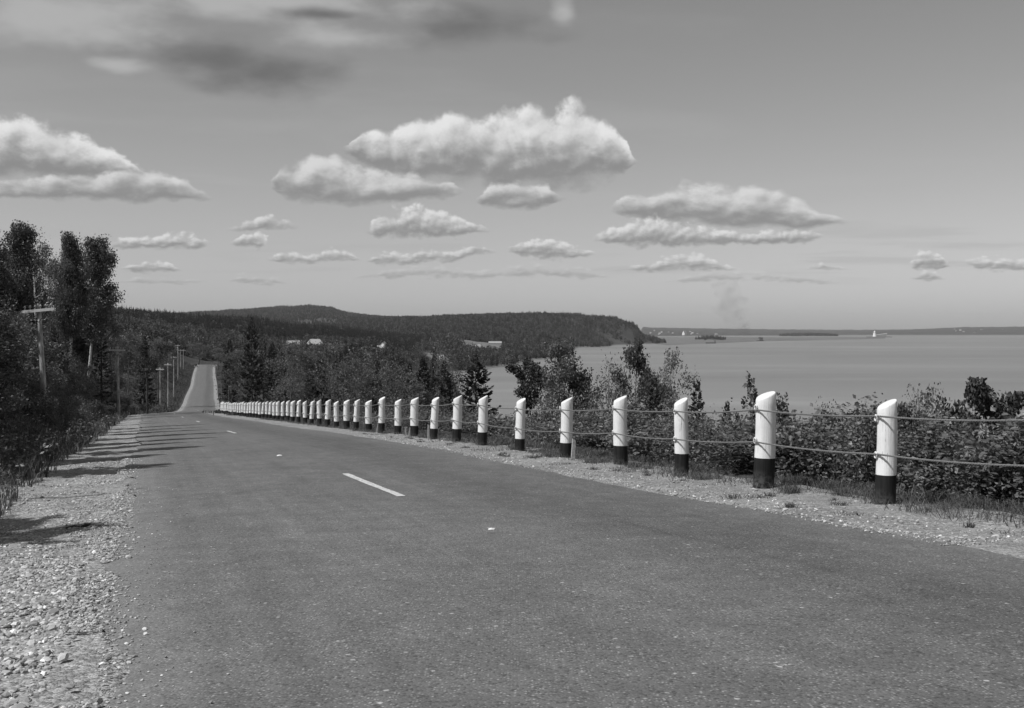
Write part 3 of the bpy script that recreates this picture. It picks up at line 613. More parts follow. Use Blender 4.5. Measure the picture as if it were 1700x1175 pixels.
def spruce(seed, h, r, mat=m_needle, step=0.30, nb=7, sp=15, ragged=0.3, low=0.06, spray=0.42, name='crown', bark=m_dark_bark, droop=0.25):
    g = np.random.default_rng(seed); P = []; D = []; Ln = []; mb = MB()
    t = np.linspace(-0.03, 1, 9); mb.tube(np.c_[0.03*h*0.2*np.sin(4*t + seed), 0.03*h*0.2*np.cos(3*t), h*t], (0.014*h + 0.02)*(1.02 - t), 7)
    z = low*h
    while z < h*0.995:
        f = 1 - z/h; L0 = r*(f**0.85)*(1 + 0.22*math.sin(z*2.1 + seed)) + 0.05
        for b in range(nb):
            if g.random() < 0.10 + ragged*0.2: continue
            az = g.uniform(0, 6.283); L = L0*g.uniform(1 - ragged, 1 + ragged*0.7); el = g.uniform(-0.25, 0.15) - droop*f + 0.55*(1-f)
            k = max(3, int(sp*(L/r)**0.6)); s = np.sqrt(g.uniform(0.02, 1, k)) 
            bd = np.array([math.cos(az), math.sin(az), math.tan(el)])
            pts = np.array([0, 0, z]) + bd*L*s[:, None]; pts[:, 2] += 0.16*L*s**2*1.3 - 0.02
            sidev = np.array([-math.sin(az), math.cos(az), 0]); sg = g.choice([-1, 1], k)
            dd = bd*0.8 + sidev*(sg*g.uniform(0.3, 1.0, k))[:, None] + g.normal(0, 0.18, (k, 3)); dd[:, 2] -= 0.12
            P.append(pts); D.append(dd); Ln.append(spray*(0.55 + 0.7*(1 - s))*g.uniform(0.7, 1.3, k)*min(1, 0.45 + L/r))
            if b % 3 == 0 and L > 0.3: mb.tube([(0, 0, z), tuple(np.array([0, 0, z]) + bd*L*0.8 + (0, 0, 0.1*L))], [0.012 + 0.006*L, 0.004], 4, False)
        z += step*(0.45 + 0.75*f)*g.uniform(0.8, 1.2)
    P = np.vstack(P); D = np.vstack(D); Ln = np.concatenate(Ln)
    v, q = leaf_quads(P, D, Ln, Ln*0.30, g)
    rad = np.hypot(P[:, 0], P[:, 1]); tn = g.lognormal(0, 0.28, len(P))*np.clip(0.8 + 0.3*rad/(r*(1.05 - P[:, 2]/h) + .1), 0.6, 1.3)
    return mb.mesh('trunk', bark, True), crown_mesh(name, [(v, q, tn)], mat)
def broadleaf(seed, h, r, mat=m_leaf, bark=m_bark, hb=0.35, nprim=16, nsec=5, cl=26, leaf=0.15, up=0.7, stems=1, sig=0.26, shape=0.8, fill=1.0, spread=0.25):
    g = np.random.default_rng(seed); mb = MB(); P = []; tones = []
    for s_ in range(stems):
        a0 = g.uniform(0, 6.283); hh = h*(1 if s_ == 0 else g.uniform(0.7, 0.98)); off = np.array([math.cos(a0), math.sin(a0), 0])*(0 if stems == 1 else spread*r)
        t = np.linspace(0, 1, 9); wob = np.cumsum(g.normal(0, 0.012*h, (9, 2)), 0); wob -= wob[0]
        tr = np.c_[off[0]*(0.12 + 1.3*t) + wob[:, 0], off[1]*(0.12 + 1.3*t) + wob[:, 1], hh*t - 0.25*(t == 0)]; r0 = 0.012*h + 0.015
        mb.tube(tr, r0*(1.05 - 0.95*t), 7)
        for b in range(nprim):
            f = hb + (0.99 - hb)*((b + g.uniform(0, 1))/nprim); p0 = np.array([np.interp(f, t, tr[:, k]) for k in range(3)])
            fr = (f - hb)/(1 - hb); prof = (math.sin(math.pi*min(1, max(0, 0.12 + 0.88*fr))**shape)*0.9 + 0.22)
            L = r*prof*g.uniform(0.65, 1.2)/(1 if stems == 1 else 1.35); az = b*2.399 + g.uniform(-0.5, 0.5) + s_; e = up*g.uniform(0.6, 1.25)*(0.6 + 0.6*fr)
            d = np.array([math.cos(az)*math.cos(e), math.sin(az)*math.cos(e), math.sin(e)])
            s = np.linspace(0, 1, 5); pr = p0 + d*L*s[:, None] + np.c_[0*s, 0*s, 0.12*L*s**2] + np.vstack([[0, 0, 0], g.normal(0, 0.05*L, (4, 3))])
            mb.tube(pr, (0.35*r0*(1.1 - f))*(1.0 - 0.85*s) + 0.004, 5, False)
            ct = g.lognormal(0, 0.16)
            ends = [(pr[4], 1.0), (pr[3], 0.8)]
            for q_ in range(nsec):
                sp_ = g.uniform(0.25, 1.0); b0 = np.array([np.interp(sp_, s, pr[:, k]) for k in range(3)]); dd = d + g.normal(0, 0.75, 3); dd[2] += 0.15; dd /= np.linalg.norm(dd)
                e1 = b0 + dd*L*0.42*g.uniform(0.5, 1.1); mb.tube([b0, (b0 + e1)/2 + g.normal(0, 0.02*L, 3), e1], [0.012*L/2 + 0.004, 0.006, 0.003], 4, False)
                ends += [(e1, 1.0), ((b0 + e1)/2, 0.6)]
            for (e1, k_) in ends:
                n = int(cl*k_*g.uniform(0.5, 1.5)*fill)
                if n < 1: continue
                P.append(e1 + np.clip(g.normal(0, 1, (n, 3)), -1.4, 1.4)*(sig*r/1.6*g.uniform(0.7, 1.2))*(1, 1, 0.75)); tones.append(g.lognormal(0, 0.25, n)*ct)
    tm = mb.mesh('trunk', bark, True)
    if not P: return tm, None
    P = np.vstack(P); tn = np.concatenate(tones); D = g.normal(size=P.shape); D[:, 2] -= 0.35
    l = leaf*g.uniform(0.6, 1.3, len(P)); v, q = leaf_quads(P - D/np.linalg.norm(D, axis=1, keepdims=True)*l[:, None]*0.5, D, l, l*0.36, g)
    return tm, crown_mesh('crown', [(v, q, tn)], mat)
def shrub(seed, h, r, mat=m_leaf, leaf=0.095, stems=9, n=150, bark=m_bark, sig=0.16):
    g = np.random.default_rng(seed); mb = MB(); P = []; T = []
    for s_ in range(stems):
        az = g.uniform(0, 6.283); lean = g.uniform(0.05, 1.0); hh = h*g.uniform(0.55, 1.05)*(1 - 0.25*lean); t = np.linspace(0, 1, 6)
        c = np.c_[math.cos(az)*r*lean*t**1.2, math.sin(az)*r*lean*t**1.2, hh*t - 0.12*(t == 0)] + np.vstack([[0, 0, 0], g.normal(0, 0.025*h, (5, 3))])
        mb.tube(c, 0.012*(1.1 - t) + 0.003, 4, False); ct = g.lognormal(0, 0.2)
        for k in range(5):
            f = g.uniform(0.25, 1.0); b0 = np.array([np.interp(f, t, c[:, q]) for q in range(3)]); d = g.normal(0, 1, 3); d[2] = abs(d[2])*0.7; d /= np.linalg.norm(d); e1 = b0 + d*r*0.45*g.uniform(0.4, 1)
            mb.tube([b0, e1], [0.006, 0.002], 3, False)
            m = int(n/5*g.uniform(0.6, 1.4)); q_ = g.uniform(0.2, 1.05, m)[:, None]
            P.append(b0 + (e1 - b0)*q_ + np.clip(g.normal(0, 1, (m, 3)), -1.5, 1.5)*sig*r); T.append(g.lognormal(0, 0.28, m)*ct)
    P = np.vstack(P); P[:, 2] = np.abs(P[:, 2]) + 0.02; T = np.concatenate(T); D = g.normal(size=P.shape); D[:, 2] = D[:, 2]*0.5 - 0.1
    l = leaf*g.uniform(0.6, 1.35, len(P)); v, q = leaf_quads(P, D, l, l*0.36, g)
    return mb.mesh('stem', bark, True), crown_mesh('foliage', [(v, q, T)], mat)
def sapling(seed, h, mat=m_leaf_dark, leaf=0.13, n=60, stems=1):
    g = np.random.default_rng(seed); mb = MB(); P = []; D = []
    for s_ in range(stems):
        t = np.linspace(0, 1, 9); a = g.uniform(0, 6.28); c = np.c_[0.12*h*s_*math.cos(a)*t + 0.02*np.sin(6*t + seed), 0.12*h*s_*math.sin(a)*t, h*(1 - 0.18*s_)*t - 0.2*(t == 0)]; mb.tube(c, 0.016*(1.1 - t) + 0.003, 5)
        for k in range(n):
            f = g.uniform(0.15, 1.0)**0.8; p = np.array([np.interp(f, t, c[:, q]) for q in range(3)]); az = g.uniform(0, 6.28)
            L = 0.10*h*(1.15 - f)*g.uniform(0.4, 1.4) + 0.05; e = p + np.array([math.cos(az), math.sin(az), 0.5])*L
            if k % 3 == 0: mb.tube([p, e], [0.004, 0.002], 3, False)
            for _ in range(5): P.append(e + g.normal(0, 0.045, 3)); D.append([math.cos(az), math.sin(az), g.normal(0, 0.6)] + g.normal(0, 0.5, 3))
    P = np.array(P); D = np.array(D); l = leaf*g.uniform(0.6, 1.3, len(P)); v, q = leaf_quads(P, D, l, l*0.38, g)
    return mb.mesh('trunk', m_bark, True), crown_mesh('crown', [(v, q, g.lognormal(0, 0.25, len(P)))], mat)
PR = {}
def proto(key, fn, *a, **k): PR[key] = (fn(*a, **k), k.get('h') or a[1], a[2] if len(a) > 2 and isinstance(a[2], float) else 0.55)
proto('sp1', spruce, 11, 9.0, 1.9, nb=9, sp=20); proto('sp2', spruce, 12, 9.0, 2.3, ragged=0.45, nb=9, sp=22); proto('sp3', spruce, 13, 6.0, 1.5, spray=0.33, nb=9, sp=18, step=0.24)
proto('sp4', spruce, 15, 9.0, 2.6, m_needle2, 0.42, 6, 16, 0.55, 0.1, 0.36)
proto('spn', spruce, 14, 9.0, 1.25, ragged=0.4, spray=0.3)
proto('sps', spruce, 16, 2.6, 0.75, step=0.16, spray=0.2, sp=14)
proto('bs1', broadleaf, 51, 6.0, 1.5, m_leaf, cl=46, leaf=0.115, hb=0.28, nprim=18); proto('bs2', broadleaf, 52, 6.0, 1.5, m_leaf_dark, cl=50, leaf=0.115, hb=0.28, nprim=18); proto('bsp', broadleaf, 53, 6.0, 1.6, m_leaf_pale, m_birch, hb=0.3, nprim=10, cl=26, leaf=0.10, stems=3); proto('bs3', broadleaf, 54, 6.0, 1.7, m_leaf, hb=0.28, nprim=10, cl=38, leaf=0.115, stems=3)
proto('bl1', broadleaf, 21, 9.0, 2.6, cl=30); proto('bl2', broadleaf, 22, 9.0, 2.4, m_leaf_dark, cl=30); proto('bl3', broadleaf, 23, 8.0, 2.2, m_leaf, stems=3, hb=0.3, nprim=9, cl=26)
proto('blp', broadleaf, 24, 8.0, 2.2, m_leaf_pale, m_birch, stems=3, hb=0.35, nprim=9, cl=17, leaf=0.13)
proto('pop1', broadleaf, 25, 14.0, 2.2, m_leaf_dark, m_birch, 0.40, 26, 7, 58, 0.19, 0.8, sig=0.34); proto('pop2', broadleaf, 26, 14.0, 2.6, m_leaf_dark, m_birch, 0.45, 24, 6, 58, 0.19, 0.8, 2, sig=0.32)
proto('pop3', broadleaf, 27, 12.0, 2.4, m_leaf_dark, m_birch, 0.32, 22, 6, 54, 0.19, 0.8, 2, sig=0.3)
proto('pine', broadleaf, 61, 6.0, 1.4, m_needle2, m_dark_bark, 0.62, 11, 5, 60, 0.15, 0.25, sig=0.22, shape=1.3)
proto('bare', broadleaf, 28, 12.0, 2.0, m_leaf_pale, m_birch, 0.4, 18, 6, 3, 0.12, 1.0)
proto('bush_bare', broadleaf, 29, 4.0, 1.6, m_leaf_pale, m_bark, 0.15, 9, 5, 4, 0.09, 1.0, 4)
proto('sh1', shrub, 31, 1.5, 0.95, m_leaf, 0.082, 10, 170); proto('sh2', shrub, 32, 1.5, 0.95, m_leaf_dark, 0.085, 10, 170); proto('sh3', shrub, 33, 1.7, 0.9, m_leaf, 0.065, 12, 190); proto('sh4', shrub, 34, 1.4, 1.1, m_leaf_pale, 0.06, 10, 130); proto('sh5', shrub, 35, 1.4, 1.0, m_leaf, 0.105, 10, 130)
proto('big_sh', shrub, 36, 4.0, 2.0, m_leaf, 0.125, 18, 330, sig=0.12); proto('big_sh2', shrub, 37, 4.0, 2.0, m_leaf_dark, 0.125, 18, 330, sig=0.12)
proto('sap1', sapling, 41, 2.6); proto('sap2', sapling, 42, 2.2, m_leaf_dark, 0.13, 50, 2)
def proto_h(k): return PR[k][1]
def plant(name, cat, key, x, y, h, wid, label, group=None, rz=None, zb=None, lean=0.0):
    (tm, cm), h0, r0 = PR[key]; g = np.random.default_rng(int(abs(x*131 + y*977)) % 99991); rz = g.uniform(0, 6.28) if rz is None else rz
    zg = hz(x, y) if zb is None else zb; sxy = (wid/2)/(r0 if r0 else 1)
    e = empty(name, (x, y, zg - 0.05), (R(lean), 0, rz), (sxy, sxy, h/h0))
    obj('stem' if cat in ('shrub',) else 'trunk', tm, e)
    if cm is not None: obj('foliage' if cat in ('shrub',) else 'crown', cm, e)
    return tag(e, label, cat, group)
def treepx(name, key, u, vt, Y, wpx, label, group=None, cat='tree', lean=0.0):
    x, y, zt = pix(u, vt, Y); zg = hz(x, y); return plant(name, cat, key, x, y, max(zt - zg, 0.5), wpx/F*Y, label, group, lean=lean)
RG = 'trees on the slope below the guard posts'
for row in [
    ('spruce_tree','sp2',418,526,168,62,'tallest dark spruce beside the far end of the guard posts'),
    ('spruce_tree','sp1',452,566,150,46,'dark spruce standing close beside the tallest spruce'),
    ('broadleaf_tree','bl2',398,588,175,44,'rounded dark tree between the far road and tallest spruce'),
    ('broadleaf_tree','bl1',482,577,135,80,'grey leafy tree growing below the two pale roofs'),
    ('spruce_tree','sp1',515,586,125,40,'pointed spruce rising beneath the larger pale roof'),
    ('broadleaf_tree','bl1',548,580,120,84,'broad leafy tree between two spruces below the valley roofs'),
    ('spruce_tree','sp3',578,596,112,40,'dark spruce midway between pale roofs and white house'),
    ('broadleaf_tree','bl3',606,600,100,80,'loose leafy tree below and left of the white house'),
    ('spruce_tree','sp4',657,577,88,80,'ragged open spruce just below the white house'),
    ('spruce_tree','sp1',702,590,84,66,'dark spruce right of the ragged open spruce'),
    ('spruce_tree','sp2',738,598,74,78,'dark spruce left of the big bushy spruce by the cove'),
    ('spruce_tree','sp2',789,588,66,116,'big bushy dark spruce at the left edge of the cove'),
    ('spruce_tree','sp1',381,562,215,34,'dark spruce just right of the far road'),
    ('spruce_tree','spn',437,548,175,32,'slim dark spruce between the tallest spruce and its neighbour'),
    ('spruce_tree','sp1',469,578,142,42,'dark spruce below the smaller pale roof'),
    ('broadleaf_tree','bl2',500,590,120,64,'low dark tree below the two pale roofs'),
    ('spruce_tree','sp2',534,584,122,44,'bushy spruce right of the larger pale roof'),
    ('spruce_tree','sp1',566,582,128,40,'slim spruce beside the midway dark spruce'),
    ('broadleaf_tree','bl2',590,606,96,60,'low dark rounded tree left of the loose leafy tree'),
    ('spruce_tree','sp3',628,596,98,44,'small dark spruce directly below the white house'),
    ('spruce_tree','sp1',680,600,80,48,'dark spruce between the ragged spruce and its right neighbour'),
    ('broadleaf_tree','bl2',640,620,72,90,'low dark tree under the ragged open spruce'),
    ('broadleaf_tree','bs3',702,640,56,80,'low leafy tree under the spruces left of the cove'),
    ('broadleaf_tree','bl2',762,574,230,78,'round dark tree standing at the left shore of the cove'),
    ('broadleaf_tree','bl2',692,578,300,30,'small round dark tree left of the tiny white shed'),
    ('spruce_tree','sp1',722,574,300,28,'small dark spruce right of the small round dark tree'),
    ('pine_tree','pine',879,606,44,66,'slim young pine with flat tufts against the cove water'),
    ('broadleaf_tree','bs3',938,574,42,120,'large full leafy tree between the fifth and sixth guard posts'),
    ('broadleaf_tree','bush_bare',1004,612,40,90,'thin half bare tree beside the large full leafy tree'),
    ('broadleaf_tree','bs2',1058,580,41,74,'upright tufted dark tree between the third and fourth guard posts'),
    ('broadleaf_tree','bsp',1108,590,43,100,'pale airy tree behind the third guard post'),
    ('spruce_tree','sp3',1086,622,36,74,'small dark spruce in front of the pale airy tree'),
    ('spruce_tree','sp3',1157,628,35,80,'pointed dark spruce just right of the third guard post'),
    ('spruce_tree','sps',1207,664,30,40,'little spruce midway between the second and third guard posts'),
    ('spruce_tree','sps',1224,682,28,34,'smallest spruce close to the left of the leafy sapling'),
    ('birch_tree','bsp',1552,655,40,120,'pale birch clump with white stems right of the nearest guard post'),
    ('pine_tree','pine',1632,656,42,120,'dark flat topped pine right of the pale birch clump'),
    ('spruce_tree','sp3',1679,694,38,70,'dark pointed spruce near the right edge of picture'),
    ('broadleaf_tree','bs2',1508,690,34,90,'low dark tree left of the pale birch clump'),
]: treepx(*row, group=RG)
for row in [
    ('leafy_sapling','sap1',1247,624,19.5,52,'tall leafy sapling touching the left side of second guard post'),
    ('leafy_sapling','sap2',1299,652,18.5,50,'leafy sapling touching the right side of second guard post'),
]: treepx(*row, group='leafy saplings by the second guard post', cat='sapling')
for row in [
    ('shrub','big_sh2',1368,672,20.5,62,'tall dark bush between the second and nearest guard posts'),
    ('shrub','big_sh',1416,682,22,70,'round dark bush just left of the nearest guard post'),
    ('shrub','big_sh',1330,700,21,60,'small bush between the leafy sapling and tall dark bush'),
    ('shrub','big_sh2',860,690,36,70,'dark bush under the slim young pine'),
    ('shrub','big_sh',775,690,44,70,'dark bush under the big bushy spruce'),
    ('shrub','big_sh',975,660,34,80,'leafy bush under the large full leafy tree'),
    ('shrub','big_sh2',1040,665,32,76,'dark leafy bush under the upright tufted tree'),
    ('shrub','big_sh',1120,672,28,70,'leafy bush at the foot of the pale airy tree'),
    ('shrub','big_sh2',1590,700,27,90,'wide dark bush under the flat topped pine'),
    ('shrub','big_sh',1660,720,24,80,'leafy bush under the dark pointed spruce at right'),
]: treepx(*row, group='bushes below the guard posts', cat='shrub')
# white dead stem at the right edge
mb = MB(); x, y, z = pix(1693, 762, 30); mb.tube([(0, 0, -1.5), (0.03, 0, 0), (0.1, 0, 0.55), (0.12, 0, 1.0), (0.1, 0, 1.35)], [0.055, 0.05, 0.042, 0.03, 0.014], 8); mb.tube([(0.1, 0, 0.7), (-0.12, 0, 0.95)], [0.014, 0.006], 5)
tag(obj('dead_trunk', mb.mesh('dead_trunk', m_dead, True), None, (x, y, z)), 'bare white dead trunk standing at the right edge of picture', 'tree trunk')
# hedge of shrubs right behind the guard posts: each bush fills its place between two posts
seen_h = {}; seen_l = {}
kinds = ['sh1', 'sh2', 'sh5', 'sh3', 'sh4']; hg = np.random.default_rng(55); cnt = {}
def between(Y):
    k = (Y - 12.73)/2.36; i = int(math.floor(k))
    nm = lambda j: ORD[j] if j < len(ORD) else 'far'
    if i < 0: return 'right of the nearest guard post'
    return 'between the %s and %s guard posts' % (nm(i), nm(i+1)) if i < 28 else 'by the far merged guard posts'
ROWN = ['front', 'second row', 'third row', 'rear']
for Y in np.arange(4.8, 60, 0.80):
    for row in range(4):
        if Y > 34 and row in (1, 2): continue
        if Y > 26 and row == 1: continue
        Yj = Y + hg.uniform(-0.3, 0.3); off = 6.55 + row*1.05 + hg.uniform(-0.25, 0.25) + (0.25 if Y > 20 else 0)
        X_, Y_ = along(np.array([Yj]), np.array([off])); k = kinds[int(hg.choice(5, p=[.3, .26, .2, .14, .1]))]
        h = hg.uniform(0.75, 1.2) + 0.32*row; w_ = hg.uniform(1.3, 2.0)
        if Y > 18 and row == 0: h *= 0.72
        pl = between(float(Yj)); key = (pl, row); cnt[key] = cnt.get(key, 0) + 1
        look = {'sh1': 'leafy', 'sh2': 'dark leafy', 'sh3': 'fine leaved', 'sh4': 'pale', 'sh5': 'coarse leaved'}[k]
        lb = '%s %s hedge bush %s' % (look, ROWN[row], pl); seen_h.setdefault(lb, []).append(plant('shrub', 'shrub', k, float(X_[0]), float(Y_[0]), h, w_, lb, 'hedge bushes behind the guard posts'))

for lb, os_ in seen_h.items():
    for q, o in enumerate(os_):
        if len(os_) > 1: o['label'] = (('nearer ' if q == 0 else 'farther ') if len(os_) == 2 else ORD[q] + ' ') + lb
# ---- left bank
LG = 'trees on the left bank'
for row in [
    ('poplar_tree','pop1',149,408,122,66,'tall poplar with slender white trunk, rightmost on the left bank'),
    ('poplar_tree','pop2',114,397,116,60,'poplar with twin white trunks left of the rightmost poplar'),
    ('bare_tree','bare',62,380,98,74,'tall half bare tree with thin white twigs on left bank'),
    ('broadleaf_tree','pop3',18,378,90,84,'dark leafy tree at the very left of the bank'),
    ('broadleaf_tree','bl2',76,424,108,70,'lower leafy tree between the bare tree and twin poplars'),
    ('broadleaf_tree','pop3',-22,392,84,80,'dark crowned tree cut by the left edge of picture'),
    ('broadleaf_tree','bl2',12,432,112,84,'rounded dark crown filling the far left of the bank'),
    ('broadleaf_tree','pop3',44,436,122,70,'dense dark tree behind the tall half bare tree'),
    ('broadleaf_tree','bl2',90,446,128,74,'dense dark crown under the twin trunked poplar'),
    ('broadleaf_tree','pop3',130,444,132,70,'dense dark tree between the two poplars'),
    ('broadleaf_tree','bl2',166,476,138,56,'rounded crown sloping down right of the rightmost poplar'),
    ('broadleaf_tree','pop2',36,402,104,60,'dark poplar rising behind the nearest telephone pole'),
    ('spruce_tree','sp1',40,470,92,70,'dark spruce behind the top of the nearest telephone pole'),
    ('spruce_tree','sp2',88,540,100,60,'dark spruce right of the nearest telephone pole'),
    ('spruce_tree','sp1',8,480,80,70,'dark spruce left of the nearest telephone pole'),
    ('spruce_tree','spn',168,520,125,44,'slim dark spruce right of the rightmost poplar'),
    ('broadleaf_tree','bl1',186,540,135,58,'leafy tree behind the second telephone pole'),
    ('broadleaf_tree','bl2',216,560,160,56,'rounded dark tree right of the second telephone pole'),
    ('spruce_tree','sp1',240,556,190,40,'dark spruce above the shaded telephone pole'),
    ('broadleaf_tree','bl1',262,568,240,46,'leafy tree above the fourth telephone pole'),
    ('broadleaf_tree','bl2',330,572,560,40,'bushy tree closing the far end of the road'),
    ('broadleaf_tree','bl1',362,580,420,36,'leafy tree right of where the road vanishes'),
    ('broadleaf_tree','bl3',140,606,108,50,'leafy tree at the foot of the rightmost poplar'),
]: treepx(*row, group=LG)
bg_ = np.random.default_rng(77); sidx = 0
WHERE = lambda Y: 'before the nearest telephone pole' if Y < 46 else 'past the nearest telephone pole' if Y < 95 else 'past the second telephone pole' if Y < 143 else 'past the shaded telephone pole'
for Y in np.concatenate([np.arange(9, 96, 2.8), np.arange(96, 175, 5.5)]):
    for row in range(3):
        off = -(6.9 + row*2.3 + bg_.uniform(-0.6, 0.9)) - (0.6 if Y < 30 else 0); Yj = Y + bg_.uniform(-1, 1)
        X_, Y_ = along(np.array([Yj]), np.array([off])); k = str(bg_.choice(['big_sh', 'big_sh2', 'sh1', 'sh5', 'bl3', 'bush_bare'], p=[.3, .3, .1, .1, .15, .05]))
        if row == 0 and Y < 130: k = str(bg_.choice(['sh1', 'sh3', 'sh5', 'sh2']))
        h = {0: 1.3, 1: 2.6, 2: 4.2}[row]*bg_.uniform(0.75, 1.25)
        look = {'big_sh': 'tall leafy', 'big_sh2': 'tall dark', 'sh1': 'leafy', 'sh3': 'fine leaved', 'sh5': 'coarse leaved', 'sh2': 'dark leafy', 'bl3': 'tree sized', 'bush_bare': 'half bare'}[k]
        w_ = h*bg_.uniform(0.9, 1.3)
        cls = (look, row); seen_l.setdefault(cls, []).append(plant('shrub', 'shrub', k, float(X_[0]), float(Y_[0]), h, w_, 'bush on the left bank', 'bushes on the left bank'))
for (look, row), os_ in seen_l.items():
    for q, o in enumerate(sorted(os_, key=lambda o: o.location.y)):
        o['label'] = '%s %s bush %s' % ('nearest' if q == 0 else ORD[q] + ' nearest', look, ('low on the left bank beside the road', 'half way up the left bank', 'high on the left bank')[row])
# trees just outside the left edge whose shadows cross the road
SH = [(40.1, -10.6), (34.4, -9.6), (21.2, -7.06), (27.9, -8.3), (57.0, -15.9), (45.9, -12.9), (50.5, -15.0), (31.0, -9.6), (24.5, -8.3), (66.0, -21.5), (73.0, -24.0), (11.8, -4.9), (12.6, -5.9)]
for k, (Yt, Xt) in enumerate(SH):
    Yf, off = foot(np.array([Xt]), np.array([Yt])); ot = -11.2 - 0.6*(k % 3) - (2.5 if Yt > 44 else 0); sx, sy = -math.sin(R(SUN_HEAD)), -math.cos(R(SUN_HEAD)); Ld = (float(off[0]) - ot)/(sx*0.947 + sy*0.322)
    X_, Y_ = np.array([Xt - sx*Ld]), np.array([Yt - sy*Ld]); zr = float(rz_(Yf)[0]); hroad = Ld*math.tan(R(SUN_EL)); zg = hz(float(X_[0]), float(Y_[0]))
    plant('spruce_tree', 'tree', ('sp2', 'sp1', 'sp2')[k % 3], float(X_[0]), float(Y_[0]), max(3.0, zr + hroad - zg + 0.4), (4.6, 3.8, 5.4)[k % 3],
          '%s of the roadside spruces outside the left edge, shading the road' % ('nearest', 'second nearest', 'third nearest', 'fourth nearest', 'fifth nearest', 'sixth nearest', 'seventh nearest', 'eighth nearest', 'ninth nearest', 'tenth nearest', 'eleventh nearest', 'twelfth nearest', 'farthest')[sorted(range(len(SH)), key=lambda q: SH[q][0]).index(k)], 'roadside spruces outside the left edge')
# the thin straight shadow: a bare pole-like dead tree outside the left edge
Yf, off = foot(np.array([-5.4]), np.array([16.2])); Ld = (float(off[0]) + 8.0)/(sx*0.947 + sy*0.322); X_, Y_ = np.array([-5.4 - sx*Ld]), np.array([16.2 - sy*Ld]); zg = hz(float(X_[0]), float(Y_[0])); hh = Ld*math.tan(R(SUN_EL)) + float(rz_(Yf)[0]) - zg
mb = MB(); t = np.linspace(-0.03, 1, 9); mb.tube(np.c_[0.05*np.sin(4*t), 0.04*t, hh*t], 0.075*(1.05 - 0.7*t), 8); tag(obj('dead_trunk', mb.mesh('dead_trunk', m_dead, True), None, (float(X_[0]), float(Y_[0]), zg)), 'slender dead trunk outside the left edge casting a thin straight shadow', 'tree trunk')

# ------------------------------------------------------------------ distant woods (far-off masses, nobody could count them)
def far_conifer(seed, h=11.0, r=2.3):
    g = np.random.default_rng(seed); P = []; D = []
    for z in np.linspace(0.5, h*0.97, 15):
        f = 1 - z/h
        for b in range(7):
            az = g.uniform(0, 6.283); L = (r*f**0.8 + 0.12)*g.uniform(0.6, 1.2); P.append((0, 0, z + g.uniform(-.2, .2))); D.append((math.cos(az)*L, math.sin(az)*L, -0.25*L + 0.25*(1-f)))
    P = np.array(P); D = np.array(D); l = np.linalg.norm(D, axis=1)*1.25; v, q = leaf_quads(P, D, l, l*0.36, g); k = len(v)
    v = np.vstack([v, [(-.12, 0, -1), (.12, 0, -1), (0, 0, h), (0, -.12, -1), (0, .12, -1), (0, 0, h)]]); t = np.array([(k, k+1, k+2), (k+3, k+4, k+5)])
    return mesh_np('distant_conifer', v, [q, t], m_far_dark, tone=np.concatenate([g.lognormal(0, 0.25, len(q)), [0.8, 0.8]]))
def far_broadleaf(seed, h=9.0, r=2.9, mat=None, n=150):
    g = np.random.default_rng(seed); d = g.normal(size=(n, 3)); d /= np.linalg.norm(d, axis=1, keepdims=True); rr = g.uniform(0.45, 1, n)[:, None]**0.5
    lob = 1 + 0.3*np.sin(3*np.arctan2(d[:, 1], d[:, 0]) + seed) * np.cos(2*d[:, 2] + seed)
    P = d*rr*lob[:, None]*(r, r, h*0.42) + (0, 0, h*0.56); D = g.normal(size=(n, 3)) + d*0.4; l = g.uniform(0.7, 1.5, n); v, q = leaf_quads(P, D, l, l*0.42, g); k = len(v)
    v = np.vstack([v, [(-.13, 0, -1), (.13, 0, -1), (0, 0, h*.7), (0, -.13, -1), (0, .13, -1), (0, 0, h*.7)]]); t = np.array([(k, k+1, k+2), (k+3, k+4, k+5)])
    return mesh_np('distant_broadleaf', v, [q, t], mat or m_far, tone=np.concatenate([g.lognormal(0, 0.3, len(q)), [0.9, 0.9]]))
far_col = bpy.data.collections.new('distant_tree_kinds')
for k, me in enumerate([far_conifer(1), far_conifer(2, 12, 2.0), far_conifer(3, 9, 2.6), far_broadleaf(4), far_broadleaf(5, 10, 2.6), far_broadleaf(6, 8, 3.2)]):
    far_col.objects.link(bpy.data.objects.new('kind_%02d' % k, me))
def joined(key):
    (tm, cm), _, _ = PR[key]; bm = bmesh.new(); bm.from_mesh(cm); n = len(bm.faces); bm.from_mesh(tm); bm.faces.ensure_lookup_table()
    for f in bm.faces[n:]: f.material_index = 1
    me = bpy.data.meshes.new('wood_' + key); bm.to_mesh(me); bm.free(); me.materials.append(cm.materials[0]); me.materials.append(tm.materials[0]); return me
for k, key in enumerate(('sp1', 'sp2', 'sp3', 'bl1', 'bl2', 'bl3')): far_col.objects.link(bpy.data.objects.new('kind_%02d' % (k + 6), joined(key)))
ng = bpy.data.node_groups.new('scatter_trees', 'GeometryNodeTree')
ng.interface.new_socket('Geometry', in_out='INPUT', socket_type='NodeSocketGeometry'); ng.interface.new_socket('Geometry', in_out='OUTPUT', socket_type='NodeSocketGeometry')
gi = ng.nodes.new('NodeGroupInput'); go = ng.nodes.new('NodeGroupOutput'); ip = ng.nodes.new('GeometryNodeInstanceOnPoints'); ci = ng.nodes.new('GeometryNodeCollectionInfo')
ci.inputs['Collection'].default_value = far_col; ci.inputs['Separate Children'].default_value = True; ci.inputs['Reset Children'].default_value = True
def nattr(n, t):
    a = ng.nodes.new('GeometryNodeInputNamedAttribute'); a.data_type = t; a.inputs['Name'].default_value = n; return a.outputs['Attribute']
